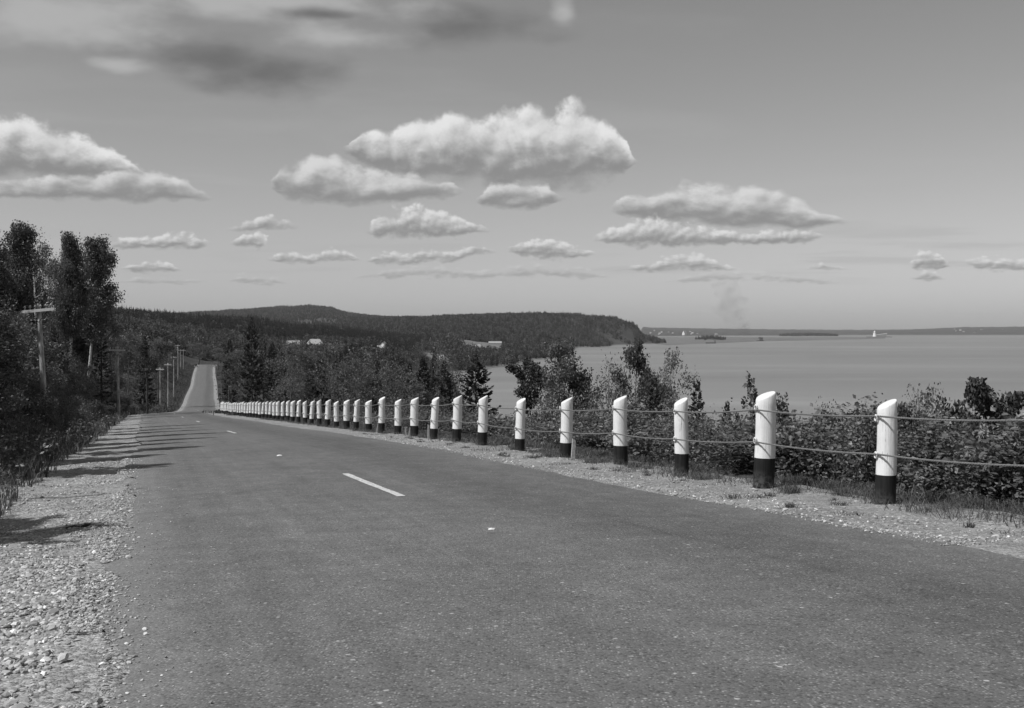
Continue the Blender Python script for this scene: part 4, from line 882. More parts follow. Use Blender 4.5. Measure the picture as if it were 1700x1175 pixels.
ng.links.new(gi.outputs[0], ip.inputs['Points']); ng.links.new(ci.outputs[0], ip.inputs['Instance']); ip.inputs['Pick Instance'].default_value = True
ng.links.new(nattr('kind_index', 'INT'), ip.inputs['Instance Index']); ng.links.new(nattr('turn', 'FLOAT_VECTOR'), ip.inputs['Rotation']); ng.links.new(nattr('size', 'FLOAT_VECTOR'), ip.inputs['Scale'])
ng.links.new(ip.outputs[0], go.inputs[0])
def woods(name, label, pts, con, size, seed, near=0):
    g = np.random.default_rng(seed); n = len(pts); me = bpy.data.meshes.new(name); me.vertices.add(n); me.vertices.foreach_set('co', pts.astype(np.float32).ravel())
    c = g.random(n) < con; idx = np.where(c, g.integers(0, 3, n), g.integers(3, 6, n)).astype(np.int32) + np.where(np.hypot(pts[:, 0], pts[:, 1]) < near, 6, 0).astype(np.int32)
    a = me.attributes.new('kind_index', 'INT', 'POINT'); a.data.foreach_set('value', idx)
    a = me.attributes.new('turn', 'FLOAT_VECTOR', 'POINT'); a.data.foreach_set('vector', np.c_[g.normal(0, .03, (n, 2)), g.uniform(0, 6.28, n)].astype(np.float32).ravel())
    s = g.uniform(0.6, 1.2, n)*size; a = me.attributes.new('size', 'FLOAT_VECTOR', 'POINT'); a.data.foreach_set('vector', np.c_[s*g.uniform(.85, 1.2, n), s*g.uniform(.85, 1.2, n), s].astype(np.float32).ravel())
    o = obj(name, me); md = o.modifiers.new('scatter', 'NODES'); md.node_group = ng
    return tag(o, label, 'woods', kind='stuff')
wg = np.random.default_rng(5)
def sample(u0, u1, Y0, Y1, spacing, extra=None):
    """points spread evenly over the ground between two bearings and two distances"""
    a0, a1 = (u0-850)/F, (u1-850)/F; area = (a1-a0)*(Y1**2 - Y0**2)/2; n = int(area/spacing**2)
    Y = np.sqrt(wg.uniform(Y0**2, Y1**2, n)); X = wg.uniform(a0, a1, n)*Y; Yf, off = foot(X, Y); z = height(X, Y)
    ok = (z > 1.4) & ((off < -15) | (off > 11) | (Y > 610))
    if extra is not None: ok &= extra(X, Y, off, z)
    return np.c_[X, Y, z - 0.2][ok]
FIELDS = [(470, 640, 880, 1010), (600, 660, 1010, 1120), (680, 745, 1130, 1330), (765, 835, 1600, 1950), (560, 620, 760, 850)]
def nofield(X, Y, off, z):
    u = 850 + F*X/Y; ok = np.ones(len(X), bool)
    for (a, b, c, d) in FIELDS: ok &= ~((u > a) & (u < b) & (Y > c) & (Y < d))
    return ok & (fbm(X/45, Y/45, 3, 61) > -0.28)
woods('slope_woods', 'mixed woods on the slope below the guard posts down to the cove', sample(380, 830, 95, 330, 3.6, lambda X, Y, off, z: (off > 22) & (z > 2) & (off > 34 - Y*0.1)), 0.5, 0.85, 1, 400)
woods('valley_woods', 'mixed woods filling the valley round the small houses', np.vstack([sample(150, 860, 330, 620, 5.0, nofield), sample(150, 920, 620, 1150, 6.2, nofield)]), 0.36, 0.85, 2)
woods('left_bank_woods', 'dense dark woods climbing the hillside left of the road', sample(-250, 330, 60, 620, 3.9, lambda X, Y, off, z: off < -19), 0.6, 0.85, 3, 400)
woods('dark_ridge_woods', 'dark conifer woods on the ridge behind the valley', np.vstack([sample(100, 700, 1150, 1750, 6.6), sample(100, 640, 1750, 3350, 16.0)]), 0.95, 1.0, 4)
woods('headland_woods', 'woods covering the long headland that ends in a cliff', np.vstack([sample(600, 1070, 1150, 2400, 7.5, lambda X, Y, off, z: nofield(X, Y, off, z) & ((X/Y*F + 850 > 700) | (Y > 1750))), sample(560, 1105, 2400, 3420, 7.0)]), 0.6, 1.05, 5)
woods('far_hill_woods', 'hazy woods on the far rounded hill', sample(200, 800, 3350, 4900, 10.5), 0.6, 1.0, 6)

# open meadows between the woods
m_meadow = simple('meadow_grass', 0.15, 0.9, 0.15, 0.35, 0.08)
for (u0, u1, Y0, Y1) in FIELDS:
    A, B = np.meshgrid(np.linspace((u0-850)/F, (u1-850)/F, 14), np.linspace(Y0, Y1, 14)); B = B + fbm(A*60, B/30, 2, 5)*20; X = A*B; Z = height(X, B) + 0.35; i, j = np.meshgrid(np.arange(13), np.arange(13), indexing='ij')
    tag(obj('meadow_ground', mesh_np('meadow_ground', np.c_[X.ravel(), B.ravel(), Z.ravel()], np.stack([i*14+j, i*14+j+1, (i+1)*14+j+1, (i+1)*14+j], -1).reshape(-1, 4), m_meadow, smooth=True)), kind='structure')

# ------------------------------------------------------------------ verge grass and weeds, loose stones
m_grass = foliage('verge_grass', 0.09, trans=0.3, rough=0.6, spec=0.2); m_tuft = foliage('tuft_grass', 0.13, trans=0.35, rough=0.6, spec=0.2); m_dry = foliage('dry_grass', 0.20, trans=0.3, rough=0.6, spec=0.2)
gg = np.random.default_rng(91)
def blades(X, Y, h, w, lean=0.5):
    n = len(X); z = height(X, Y); Yf, off = foot(X, Y); zr = rz_(Yf) - 0.03 - 0.05*np.clip((np.abs(off)-3.3)/1.8, 0, 1.5); z = np.where(np.abs(off) < 5.5, np.maximum(z, zr + 0.01), z)
    a = gg.uniform(0, 6.283, n); b = gg.uniform(0, 6.283, n); s = np.c_[np.cos(a), np.sin(a), 0*a]; d = np.c_[np.cos(b), np.sin(b), 0*b]*(gg.uniform(0.1, 1, n)*lean)[:, None]
    p = np.c_[X, Y, z - 0.02]; h = h[:, None]; w = np.broadcast_to(w, (n,))[:, None]; up = np.array([[0, 0, 1.0]])
    v = np.stack([p - s*w, p + s*w, p + up*h*0.6 + d*h*0.35 + s*w*0.7, p + up*h*(1 - 0.3*lean*np.linalg.norm(d, axis=1)[:, None]) + d*h, p + up*h*0.6 + d*h*0.35 - s*w*0.7], 1).reshape(-1, 3)
    i = np.arange(n)*5; q = np.c_[i, i+1, i+2, i+4]; t = np.c_[i+4, i+2, i+3]
    tn = gg.lognormal(0, 0.3, n); return v, q, t, np.concatenate([tn, tn])
def grass(name, label, X, Y, h, w, mat, lean=0.5):
    v, q, t, tn = blades(X, Y, h, w, lean); return tag(obj(name, mesh_np(name, v, [q, t], mat, tone=tn)), label, 'grass', kind='stuff')
def scatter(n, Y0, Y1, o0, o1, seed, clump=0.0, power=1.0):
    g = np.random.default_rng(seed); Y = Y0 + (Y1 - Y0)*g.uniform(0, 1, n)**power; o = g.uniform(o0, o1, n)
    if clump: keep = fbm(Y/1.3, o/0.8, 3, seed) > clump; Y, o = Y[keep], o[keep]
    X, Yw = along(Y, o); return X, Yw
X, Y = scatter(60000, 6, 120, -12.5, -4.75, 1, -0.10, 1.5)
grass('verge_grass', 'long dark grass along the left verge', X, Y, gg.uniform(0.08, 0.42, len(X)), 0.006 + 0.00025*Y, m_grass, 0.9)
X, Y = scatter(9000, 6, 90, -9.5, -4.6, 2, 0.02, 1.5)
grass('dry_grass', 'pale dry grass stalks standing in the left verge', X, Y, gg.uniform(0.15, 0.5, len(X)), 0.004 + 0.0002*Y, m_dry, 0.9)
def tufts(n, Y0, Y1, o0, o1, seed, per, rad):
    X, Y = scatter(n, Y0, Y1, o0, o1, seed, 0, 1.3); g = np.random.default_rng(seed + 500); r = g.lognormal(0, 0.4, n)*rad; k = np.repeat(np.arange(n), per)
    return X[k] + g.normal(0, 1, len(k))*r[k], Y[k] + g.normal(0, 1, len(k))*r[k]
X, Y = tufts(860, 4.5, 75, 4.95, 6.3, 3, 70, 0.12)
grass('grass_tufts', 'grass growing round the feet of the guard posts', X, Y, gg.uniform(0.05, 0.22, len(X)), 0.0028 + 0.00014*Y, m_tuft, 1.7)
X, Y = tufts(70, 8, 40, 4.0, 5.0, 4, 60, 0.06)
grass('small_grass_tufts', 'small dark grass tufts on the right gravel shoulder', X, Y, gg.uniform(0.03, 0.11, len(X)), 0.003 + 0.0001*Y, m_grass, 1.6)
X, Y = tufts(900, 100, 500, 4.6, 13, 6, 12, 0.35); X2, Y2 = scatter(16000, 110, 520, -16, -4.6, 7)
grass('far_verge_grass', 'grass on both verges of the far road', np.r_[X, X2], np.r_[Y, Y2], gg.uniform(0.2, 0.6, len(X) + len(X2)), 0.07, m_grass)
# leafy weeds on the left verge
def weeds(n, seed, Y0, Y1, o0, o1, size):
    X, Y = scatter(n, Y0, Y1, o0, o1, seed, -0.05, 1.4); g = np.random.default_rng(seed); m = 16; k = np.repeat(np.arange(len(X)), m); z = height(X, Y); hh = g.uniform(0.15, 0.75, len(X))
    P = np.c_[X[k], Y[k], z[k]] + np.c_[g.normal(0, 0.13, (len(k), 2)), g.uniform(0.05, 1, len(k))*hh[k]]; D = g.normal(size=P.shape); D[:, 2] *= 0.5; l = size*g.uniform(0.6, 1.4, len(k))*(0.7 + Y[k]/60); v, q = leaf_quads(P, D, l, l*0.3, g)
    return v, q, g.lognormal(0, 0.3, len(k))*g.lognormal(0, 0.25, len(X))[k]
v, q, tn = weeds(2600, 12, 7, 100, -11.0, -4.9, 0.075)
tag(obj('verge_weeds', mesh_np('verge_weeds', v, q, m_leaf, tone=tn)), 'leafy weeds crowding the left verge', 'weeds', kind='stuff')
v, q, tn = weeds(1500, 13, 9, 60, 6.1, 8.0, 0.06)
tag(obj('slope_weeds', mesh_np('slope_weeds', v, q, m_leaf, tone=tn)), 'leafy weeds under the hedge behind the guard posts', 'weeds', kind='stuff')
# loose gravel
M = Mat('stones'); oi = M.node('ShaderNodeObjectInfo'); n = M.noise(M.coord(), 9.0, 4, 0.6); g = M.math('MULTIPLY', M.mr(n, 0.3, 0.7, 0.85, 1.15), M.math('MULTIPLY', M.attr('tone'), 0.37)); M.grey(g, 0.85, 0.25); m_stone = M.m
ph = (1 + 5**0.5)/2; ICO = np.array([(-1,ph,0),(1,ph,0),(-1,-ph,0),(1,-ph,0),(0,-1,ph),(0,1,ph),(0,-1,-ph),(0,1,-ph),(ph,0,-1),(ph,0,1),(-ph,0,-1),(-ph,0,1)])/1.902
ICF = np.array([(0,11,5),(0,5,1),(0,1,7),(0,7,10),(0,10,11),(1,5,9),(5,11,4),(11,10,2),(10,7,6),(7,1,8),(3,9,4),(3,4,2),(3,2,6),(3,6,8),(3,8,9),(4,9,5),(2,4,11),(6,2,10),(8,6,7),(9,8,1)])
def stone_z(X, Y):
    Yf, off = foot(X, Y); lp = fbm(X/0.9, Y/0.9, 4, 31)*0.06 + fbm(X/0.22, Y/0.22, 2, 33)*0.02
    zs = rz_(Yf) - 0.02 - np.where(off < 0, 0.05*np.clip((-off-3.3)/1.8, 0, 1.5), 0.03*np.clip((off-3.3)/1.8, 0, 2)) + lp*np.clip((np.abs(off)-3.2)/0.5, 0, 1)
    return np.where(np.abs(off) < 3.55, np.maximum(rz_(Yf) + crown(off) + 0.002, zs), zs)
def stones(name, label, X, Y, r, seed):
    g = np.random.default_rng(seed); n = len(X); z = stone_z(X, Y)
    v = ICO[None]*(1 + g.normal(0, 0.17, (n, 12, 1)))*r[:, None, None]*np.stack([g.uniform(.8, 1.3, n), g.uniform(.7, 1.1, n), g.uniform(.45, .8, n)], 1)[:, None, :]
    a = g.uniform(0, 6.283, n); c, s = np.cos(a)[:, None], np.sin(a)[:, None]; v = np.stack([v[..., 0]*c - v[..., 1]*s, v[..., 0]*s + v[..., 1]*c, v[..., 2]], -1) + np.stack([X, Y, z + r*0.22], 1)[:, None, :]
    f = (ICF[None] + 12*np.arange(n)[:, None, None]).reshape(-1, 3)
    o = obj(name, mesh_np(name, v.reshape(-1, 3), f, m_stone, tone=np.repeat(g.lognormal(-0.05, 0.34, n), 20))); return tag(o, label, 'gravel', kind='stuff')
g = np.random.default_rng(3); n = 30000; Y = 3.2 + 22*g.uniform(0, 1, n)**1.7; o = -3.5 + np.where(g.random(n) < 0.72, -np.abs(g.normal(0, 0.85, n)), np.abs(g.normal(0, 0.14, n))); ok = (o > -5.7) & (fbm(Y/0.9, o/0.5, 3, 71) > -0.22); X, Yw = along(Y[ok], o[ok])
stones('loose_gravel', 'loose grey gravel heaped along the left edge of the road', X, Yw, g.lognormal(-4.8, 0.42, len(X)), 31)
n = 11000; Y = 3.1 + 7.5*g.uniform(0, 1, n)**1.3; o = -3.55 - np.abs(g.normal(0, 1.0, n)); ok = (o > -6.0) & (fbm(Y/0.7, o/0.5, 3, 72) > -0.3); X, Yw = along(Y[ok], o[ok])
stones('coarse_gravel', 'coarse pale gravel at the near left corner', X, Yw, g.lognormal(-4.45, 0.40, len(X)), 34)
n = 3500; Y = 8 + 26*g.uniform(0, 1, n)**1.3; o = 3.2 + np.abs(g.normal(0.35, 0.75, n)); ok = (o < 5.8); X, Yw = along(Y[ok], o[ok])
stones('loose_pebbles', 'loose pale pebbles on the right gravel shoulder', X, Yw, g.lognormal(-4.6, 0.4, len(X)), 32)
n = 350; Y = 3.2 + 14*g.uniform(0, 1, n)**1.5; o = -3.25 + np.abs(g.normal(0, 0.3, n)); X, Yw = along(Y, o)
stones('road_grit', 'scattered grit on the left edge of the asphalt', X, Yw, g.lognormal(-5.0, 0.35, len(X)), 33)
stone_me = []
for k in range(6):
    v = ICO*(1 + g.normal(0, 0.16, (12, 1)))*(1.15, 0.9, 0.62); stone_me.append(mesh_np('stone', v, ICF, m_stone, tone=np.full(20, g.lognormal(-0.05, 0.25))))
for par, n, Y0, Y1, o0, o1, pw in ((sl, 170, 3.6, 13, -5.2, -3.35, 1.5), (sr, 40, 9, 20, 3.5, 5.6, 1.0)):
    Y = Y0 + (Y1 - Y0)*g.uniform(0, 1, n)**pw; o = g.uniform(o0, o1, n)
    if par is sl: o = np.clip(-3.4 - np.abs(g.normal(0.6, 0.5, n)), -5.2, -3.4)
    X, Yw = along(Y, o); z = stone_z(X, Yw)
    for k in range(n):
        r = float(np.clip(g.lognormal(-3.7, 0.25), 0.018, 0.04)); obj('stone', stone_me[k % 6], par, (X[k], Yw[k], z[k] + r*0.2), (0, 0, g.uniform(0, 6.28)), (r, r, r))
# small white chips of paint and a twig on the road
m_chip = simple('white_chip', 0.75, 0.7)
for (u, v_, s, lab) in ((816, 880, 0.03, 'small white stone lying alone on the near asphalt'), (464, 757.5, 0.05, 'small white stone on the asphalt past the nearest lane dash')):
    a = (u-850)/F; b_ = (v_-HV)/F; Yc = 15.0
    for _ in range(30): Yf, off = foot(np.array([a*Yc]), np.array([Yc])); Yc = (EYE - float(rz_(Yf)[0]) - 0.05)/b_
    me = mesh_np('white_stone', ICO*(1.3, 0.8, 0.5), ICF, m_chip); tag(obj('white_stone', me, None, (a*Yc, Yc, EYE - b_*Yc + s*0.3), (0, 0, 0.3), (s, s, s)), lab, 'stone')
mb = MB(); mb.tube([(0, 0, 0), (0.12, 0.03, 0.02), (0.22, -0.02, 0.015), (0.3, 0.0, 0.03), (0.36, 0.03, 0.05)], [0.012, 0.02, 0.016, 0.028, 0.012], 6); X_, Y_ = along(np.array([13.0]), np.array([-3.9])); 
tag(obj('fallen_twig', mb.mesh('fallen_twig', m_dark_bark, True), None, (float(X_[0]), float(Y_[0]), float(stone_z(X_, Y_)[0]) + 0.01), (0, 0, 0.2), (0.7, 0.7, 0.7)), 'dark broken twig lying on the left gravel', 'twig')

# ------------------------------------------------------------------ houses in the valley and on the far shore
m_wall = simple('white_clapboard', 0.72, 0.7, 0.3, 0.08, 3); m_greywall = simple('grey_shingle_wall', 0.28, 0.85, 0.2, 0.2, 3); m_roofp = simple('pale_roof', 0.30, 0.7, 0.3, 0.15, 2); m_roofd = simple('dark_roof', 0.16, 0.8, 0.2, 0.2, 2)
m_pane = simple('window_glass', 0.04, 0.1, 0.5); m_brick = simple('chimney_brick', 0.2, 0.85, 0.2, 0.2, 8)
def house(x, y, w, d, h, rh, rz, label, group=None, wall=m_wall, roof=m_roofp, detail=True, hip=0.0, z=None):
    zg = hz(x, y) if z is None else z; e = empty('house', (x, y, zg - 0.3), (0, 0, rz)); W, D = w/2, d/2; rx = W*(1-hip)
    mb = MB(); v = [(-W,-D,0),(W,-D,0),(W,D,0),(-W,D,0),(-W,-D,h),(W,-D,h),(W,D,h),(-W,D,h)]; mb.add(v, [(0,1,5,4),(1,2,6,5),(2,3,7,6),(3,0,4,7),(3,2,1,0)])
    if not hip: mb.add([(-W,-D,h),(-W,D,h),(-W,0,h+rh),(W,-D,h),(W,D,h),(W,0,h+rh)], [], [(0,2,1),(3,4,5)])
    else: mb.add([(-W,-D,h),(W,-D,h),(W,D,h),(-W,D,h)], [(0,1,2,3)])
    obj('wall', mb.mesh('wall', wall), e)
    o_ = 0.35; t = 0.18; k = rh/D; mb = MB()
    for s in (-1, 1):
        a = [(-W-o_, s*(D+o_), h-k*o_), (W+o_, s*(D+o_), h-k*o_), (rx+(o_ if not hip else 0), 0, h+rh+0.02), (-rx-(o_ if not hip else 0), 0, h+rh+0.02)]; b = [(p[0], p[1], p[2]+t) for p in a]
        mb.add(a + b, [(0,1,2,3),(7,6,5,4),(0,4,5,1),(1,5,6,2),(2,6,7,3),(3,7,4,0)])
    if hip:
        for s in (-1, 1): mb.add([(s*(W+o_), -D-o_, h-k*o_+t), (s*(W+o_), D+o_, h-k*o_+t), (s*rx, 0, h+rh+t)], [], [(0,1,2) if s > 0 else (1,0,2)])
    rf = obj('roof', mb.mesh('roof', roof), e)
    if detail:
        mb = MB().box((W*0.3, 0.2, h+rh+0.4), (0.7, 0.7, 1.6)); obj('chimney', mb.mesh('chimney', m_brick), rf)
        for fx in (-0.55, 0.0, 0.55):
            if fx == 0.0:
                dr = obj('door', MB().box((0, -D-0.03, 1.35), (1.0, 0.08, 2.1)).mesh('door', m_roofd), e); obj('door_handle', MB().box((0.35, -D-0.1, 1.35), (0.08, 0.08, 0.08)).mesh('door_handle', m_pane), dr)
            else:
                wn = obj('window', MB().box((fx*W, -D-0.03, h*0.6), (1.15, 0.08, 1.5)).mesh('window', m_wall), e); obj('pane', MB().box((fx*W, -D-0.08, h*0.6), (0.95, 0.05, 1.3)).mesh('pane', m_pane), wn)
        for s in (-1, 1):
            wn = obj('window', MB().box((s*(W+0.03), 0, h*0.6), (0.08, 1.15, 1.5)).mesh('window', m_wall), e); obj('pane', MB().box((s*(W+0.08), 0, h*0.6), (0.05, 0.95, 1.3)).mesh('pane', m_pane), wn)
    return tag(e, label, 'house', group)
def housepx(u, vroof, Y, w, d, h, rh, rz, label, **k):
    x, y, zt = pix(u, vroof, Y); return house(x, y, w, d, h, rh, rz, label, z=zt - h - rh + 0.3, **k)
housepx(487, 565.5, 960, 11, 8, 3.5, 3.0, 0.15, 'smaller low valley house with pale roof, leftmost of the three', wall=m_greywall)
housepx(523, 563.0, 960, 15, 11, 4.0, 4.4, 0.1, 'larger valley house with broad pale hipped roof', wall=m_wall, hip=0.45)
housepx(638, 568.5, 1000, 8, 7, 6.0, 3.4, 1.25, 'bright white gabled house with dark side among valley trees', roof=m_greywall)
housepx(632, 573.5, 997, 6, 4.5, 3.0, 2.0, 0.2, 'small shed with pale roof attached in front of the white house', detail=False)
housepx(545, 570.5, 930, 7, 4, 2.4, 1.5, 0.1, 'tiny pale shed right of the broad hipped roof', detail=False)
housepx(790, 571.5, 1700, 14, 9, 3.0, 3.2, 0.3, 'small pale roofed barn on the slope above the cove', detail=False, wall=m_greywall)
housepx(822, 566.5, 1850, 22, 9, 3.0, 3.0, 0.0, 'long pale roofed barn above the cove near headland', detail=False, wall=m_greywall)
housepx(733, 589, 1210, 4, 4, 4.0, 2.0, 0.4, 'tiny white shed beside two dark trees on the meadow', detail=False)
m_farwall = simple('weathered_white_wall', 0.5, 0.7); vg = np.random.default_rng(8); VL = 'tiny pale house in the village on the far shore'
for k in range(22):
    Y = vg.uniform(6350, 7300); u = vg.uniform(1072, 1192) if k < 15 else vg.uniform(1560, 1695); Y = Y if k < 15 else vg.uniform(7700, 8900); x = (u-850)/F*Y; s = vg.uniform(0.9, 1.5)
    lab = VL if k < 15 else 'tiny pale farmhouse on the hill across the water at right'
    house(x, Y, 9*s, 7*s, 4*s, 3*s, vg.uniform(-0.6, 0.6), lab, 'village houses on the far shore' if k < 15 else 'farmhouses on the hill across the water', wall=m_farwall if vg.random() < .6 else m_greywall, roof=m_roofp if vg.random() < .5 else m_roofd, detail=False)
x, y, zt = pix(1136.5, 547.5, 6400); house(x, y, 30, 16, 14, 14, 0.9, 'largest white gabled building in the far village', wall=m_wall, roof=m_greywall, detail=False)
# far trees and patches are inside the woods; lighthouse on its pier
x, y, _ = pix(1452, 560, 5400); e = empty('lighthouse', (x, y, 0)); s = 5400/F
mb = MB(); mb.tube([(0, 0, 4), (0, 0, 12), (0, 0, 24)], [9.5, 8.0, 6.2], 8); obj('tower', mb.mesh('tower', m_wall), e)
mb = MB(); mb.tube([(0, 0, 24), (0, 0, 24.8)], [8.2, 8.2], 8); obj('gallery', mb.mesh('gallery', m_wall), e)
mb = MB(); mb.tube([(0, 0, 24.8), (0, 0, 29), (0, 0, 29.2), (0, 0, 33)], [4.4, 4.4, 5.2, 0.5], 8); obj('lantern_room', mb.mesh('lantern_room', m_wall), e)
mb = MB(); mb.add([(8,-6,4),(58,-6,4),(58,6,4),(8,6,4),(8,-6,12),(58,-6,18),(58,6,18),(8,6,12)], [(0,1,5,4),(1,2,6,5),(2,3,7,6),(3,0,4,7),(4,5,6,7)]); sh = obj('shed', mb.mesh('shed', m_greywall), e)
mb = MB(); mb.add([(7,-7,12.2),(60,-7,18.3),(60,7,18.3),(7,7,12.2),(7,-7,14),(60,-7,20),(60,7,20),(7,7,14)], [(0,3,2,1),(4,5,6,7),(0,1,5,4),(1,2,6,5),(2,3,7,6),(3,0,4,7)]); obj('shed_roof', mb.mesh('shed_roof', m_wall), sh)
mb = MB(); mb.box((22, 0, 1.5), (120, 30, 5.2)); obj('pier', mb.mesh('pier', m_roofd), e)
tag(e, 'white lighthouse tower with sloping shed on a dark low pier', 'lighthouse')
# scow and moored dark hut on the water
m_hull = simple('dark_hull', 0.05, 0.7)
x, y, _ = pix(1180, 570, 3240); e = empty('moored_scow', (x, y, 0), (0, 0, -0.1))
mb = MB(); v = []
for z_, k in ((-1, 0.85), (3.2, 1.0)): v += [(-16*k, -4, z_), (16*k, -4, z_), (16*k, 4, z_), (-16*k, 4, z_)]
mb.add(v, [(0,1,5,4),(1,2,6,5),(2,3,7,6),(3,0,4,7),(4,5,6,7)]); obj('hull', mb.mesh('hull', m_hull), e); obj('deck', MB().box((-3, 0, 3.6), (24, 7, 0.8)).mesh('deck', m_roofp), e)
cb_ = obj('cabin', MB().box((12, 0, 6.2), (6, 6, 5)).mesh('cabin', m_roofd), e); obj('cabin_roof', MB().box((12, 0, 8.9), (7, 7, 0.5)).mesh('cabin_roof', m_roofd), cb_)
tag(e, 'long low scow with pale deck moored off the wooded islet', 'boat')
x, y, _ = pix(1262, 566, 3860); e = empty('floating_hut', (x, y, 0), (0, 0, 0.2))
obj('raft', MB().box((0, 0, 0.8), (22, 14, 3)).mesh('raft', m_hull), e); obj('hut_wall', MB().box((2, 0, 6), (13, 9, 8)).mesh('hut_wall', m_roofd), e)
mb = MB(); mb.add([(-5.5,-5.5,10),(9.5,-5.5,10),(9.5,5.5,10),(-5.5,5.5,10),(-5.5,0,13.5),(9.5,0,13.5)], [(0,1,5,4),(2,3,4,5)], [(1,2,5),(3,0,4)]); obj('hut_roof', mb.mesh('hut_roof', m_hull), e)
tag(e, 'dark floating hut on a raft near the drifting smoke', 'boat')
# islets and the tidal flat
def islet(u0, u1, Y, hgt, name, dep=0.35):
    n, r = 48, 9; cxm = ((u0+u1)/2-850)/F*Y; W = (u1-u0)/2/F*Y; v = []; th = np.arange(n)*2*math.pi/n
    for k in range(r):
        f = 1 - k/(r-1); rad = f*(1 + 0.10*np.sin(3*th + u0) + 0.06*np.sin(7*th)); z_ = -1.5 + (hgt + 1.5)*(1 - f**2.2); v.append(np.c_[cxm + W*rad*np.cos(th), Y + W*dep*3*rad*np.sin(th), np.full(n, z_)])
    v = np.vstack(v); i, j = np.meshgrid(np.arange(r-1), np.arange(n), indexing='ij'); j2 = (j+1) % n
    tag(obj(name, mesh_np(name, v, np.stack([i*n+j, i*n+j2, (i+1)*n+j2, (i+1)*n+j], -1).reshape(-1, 4), m_ground, smooth=True)), kind='structure')
    g = np.random.default_rng(int(u0)); m = int(W*W*dep*9/90); a = g.uniform(0, 6.28, m); f = np.sqrt(g.uniform(0, 0.75, m)); return np.c_[cxm + W*f*np.cos(a), Y + W*dep*3*f*np.sin(a), -0.3 + hgt*(1 - f**2.2)]
p1 = islet(1150, 1208, 4150, 9, 'terrain_islet'); p2 = islet(1287, 1398, 6200, 9, 'terrain_spit', 0.2)
woods('islet_woods', 'dark trees on the small islet beyond the scow', p1, 0.8, 1.15, 11); woods('spit_woods', 'dark trees on the long low islet near the smoke', p2, 0.6, 1.2, 12)
M = Mat('mud_flat'); P = M.pos(); nz = M.noise(M.vmul(P, (0.004, 0.0015, 1)), 1.0, 5, 0.6); M.grey(M.mr(nz, 0.3, 0.7, 0.10, 0.15), 0.6, 0.3); m_mud = M.m
poly = [(1068, 569), (1110, 573), (1150, 571), (1205, 569), (1262, 566.5), (1330, 565), (1400, 563.6), (1470, 562.2), (1470, 559.5), (1380, 559.5), (1300, 559.5), (1200, 559), (1100, 559), (1075, 561)]
v = np.array([pix(u, v_, 81000/(v_ - HV)) for (u, v_) in poly]); v[:, 2] = 0.35
tag(obj('tidal_flat', mesh_np('tidal_flat', v, [np.arange(len(v))[None, :]], m_mud)), kind='structure')

# ------------------------------------------------------------------ the distant car and a small board by the road
m_car = simple('car_paint', 0.03, 0.25, 0.6); m_tyre = simple('tyre', 0.02, 0.8); m_chrome = simple('chrome', 0.6, 0.2, 0.5)
def car(x, y, rz):
    e = empty('parked_car', (x, y, hz(x, y) + 0.12), (0, 0, rz)); 
    def loft(secs, name, mat, par):
        mb = MB(); n = 10; v = []
        for (yy, w, z0, z1) in secs:
            a = np.linspace(0, math.pi, n); v.append(np.c_[-w*np.sign(np.cos(a))*np.abs(np.cos(a))**0.5, np.full(n, yy), z0 + (z1 - z0)*np.sin(a)**0.6])
        v = np.vstack(v); k = len(secs); i, j = np.meshgrid(np.arange(k-1), np.arange(n-1), indexing='ij'); mb.add(v, np.stack([i*n+j, i*n+j+1, (i+1)*n+j+1, (i+1)*n+j], -1).reshape(-1, 4)); mb.q.append(np.array([], int).reshape(0, 4))
        me = mb.mesh(name, mat, True); return obj(name, me, par)
    loft([(-2.3, .3, .4, .5), (-2.2, .72, .35, .95), (-1.2, .8, .35, 1.05), (0, .84, .35, 1.1), (1.2, .84, .35, 1.1), (2.1, .74, .35, .95), (2.35, .3, .4, .6)], 'body', m_car, e)
    cb = loft([(-1.0, .55, .95, 1.0), (-0.6, .66, .95, 1.55), (0.3, .7, .95, 1.68), (1.2, .66, .95, 1.55), (1.8, .5, .95, 1.0)], 'cabin', m_car, e)
    obj('windscreen', MB().box((0, -0.83, 1.32), (1.0, 0.06, 0.3)).mesh('windscreen', m_pane), cb); obj('rear_window', MB().box((0, 1.52, 1.3), (0.8, 0.06, 0.22)).mesh('rear_window', m_pane), cb)
    for sx in (-1, 1):
        for yy in (-1.4, 1.35):
            mb = MB(); mb.tube([(sx*0.66, yy, .33), (sx*0.84, yy, .33)], [.34, .34], 14); wh = obj('wheel', mb.mesh('wheel', m_tyre, False), e); mb = MB(); mb.tube([(sx*0.8, yy, .33), (sx*0.86, yy, .33)], [.18, .16], 10); obj('hub_cap', mb.mesh('hub_cap', m_chrome), wh)
        mb = MB(); mb.tube([(sx*.52, -2.2, .78), (sx*.52, -2.34, .78)], [.13, .14], 10); obj('headlight', mb.mesh('headlight', m_chrome), e)
    obj('bumper', MB().box((0, -2.42, .45), (1.6, .1, .14)).mesh('bumper', m_chrome), e)
    return tag(e, 'tiny dark car with bright front at the far end of the road', 'car')
X_, Y_ = along(np.array([485.0]), np.array([-4.0])); car(float(X_[0]), float(Y_[0]), 0.28)
X_, Y_ = along(np.array([480.0]), np.array([4.6])); e = empty('sign_board', (float(X_[0]), float(Y_[0]), float(rz_(np.array([480.0]))[0]) - 0.1))
obj('signpost', MB().box((0, 0, 0.6), (0.09, 0.09, 1.2)).mesh('signpost', m_stake), e); obj('board', MB().box((0, -0.08, 1.15), (1.1, 0.05, 0.8)).mesh('board', m_wall), e); tag(e, 'tiny pale board right of the far end of the road', 'sign')

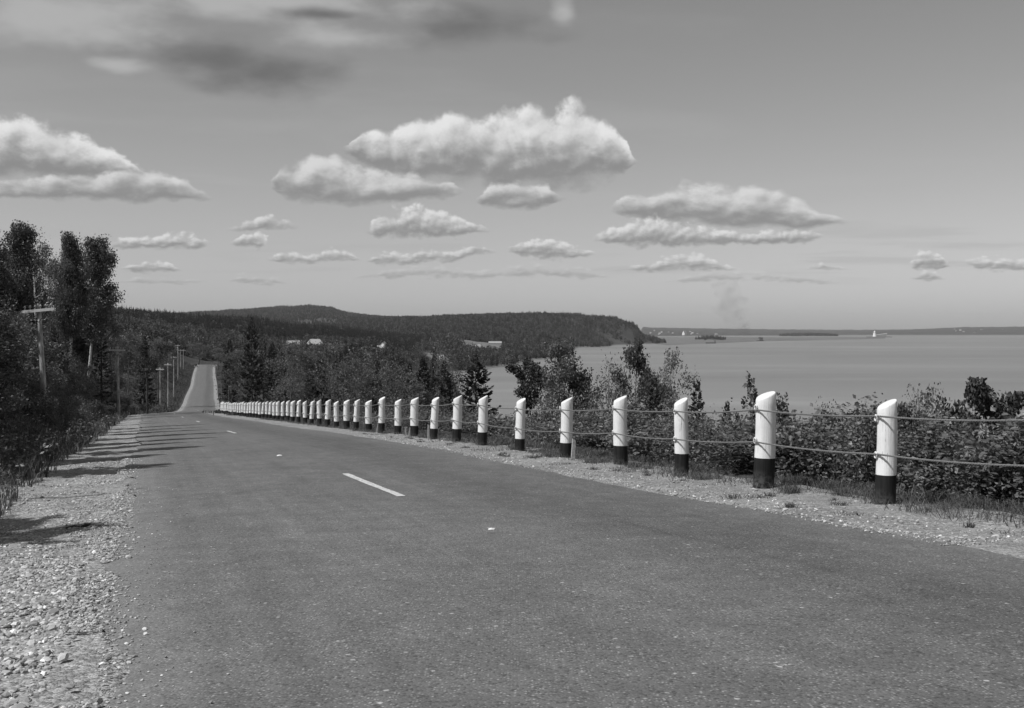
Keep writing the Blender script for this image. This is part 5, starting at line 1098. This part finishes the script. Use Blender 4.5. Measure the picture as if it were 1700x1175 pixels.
# ------------------------------------------------------------------ smoke and haze
def volume_mat(name, g, dens, noise=None):
    mt = bpy.data.materials.new(name); mt.use_nodes = True; N = mt.node_tree.nodes; L = mt.node_tree.links; N.clear(); o = N.new('ShaderNodeOutputMaterial'); v = N.new('ShaderNodeVolumePrincipled')
    v.inputs['Color'].default_value = (g, g, g, 1); v.inputs['Density'].default_value = dens; L.new(v.outputs[0], o.inputs['Volume'])
    if noise:
        tc = N.new('ShaderNodeTexCoord'); n = N.new('ShaderNodeTexNoise'); n.inputs['Scale'].default_value = noise; n.inputs['Detail'].default_value = 3; L.new(tc.outputs['Object'], n.inputs['Vector'])
        r = N.new('ShaderNodeMapRange'); r.inputs[1].default_value = 0.42; r.inputs[2].default_value = 0.68; r.inputs[3].default_value = 0; r.inputs[4].default_value = dens; L.new(n.outputs[0], r.inputs[0]); L.new(r.outputs[0], v.inputs['Density'])
    return mt
def plume(name, pts, label):
    c = np.array([pix(u, v_, 4600) for (u, v_, w) in pts]); r = np.array([w/F*4600 for (_, _, w) in pts]); base = c[0].copy(); k = np.linspace(0, 1, 24); s = np.linspace(0, 1, len(pts))
    cc = np.c_[[np.interp(k, s, c[:, q]) for q in range(3)]].T - base; rr = np.interp(k, s, r)*(1 + 0.22*np.sin(k*17.0) + 0.12*np.sin(k*41.0)); mb = MB(); mb.tube(cc, rr, 16)
    return tag(obj(name, mb.mesh(name, volume_mat(name, 0.12, 0.010 if 'low' in label else 0.0028, 0.022), True), None, tuple(base)), label, 'smoke', kind='stuff')
plume('smoke', [(1240, 557, 7), (1238, 548, 7), (1236, 540, 6), (1234, 532, 8), (1233, 526, 6)], 'dark low smoke puff rising beside the floating hut')
plume('smoke', [(1234, 556, 8), (1231, 545, 16), (1222, 528, 22), (1212, 505, 26), (1207, 480, 26), (1203, 466, 18), (1202, 456, 6)], 'thin grey smoke haze drifting up over the bay')
hb = MB().box((0, 0, 110), (29600, 29600, 236)); tag(obj('haze', hb.mesh('haze', volume_mat('haze', 0.85, HAZE))), 'thin pale haze over the bay and far hills', 'haze', kind='stuff')
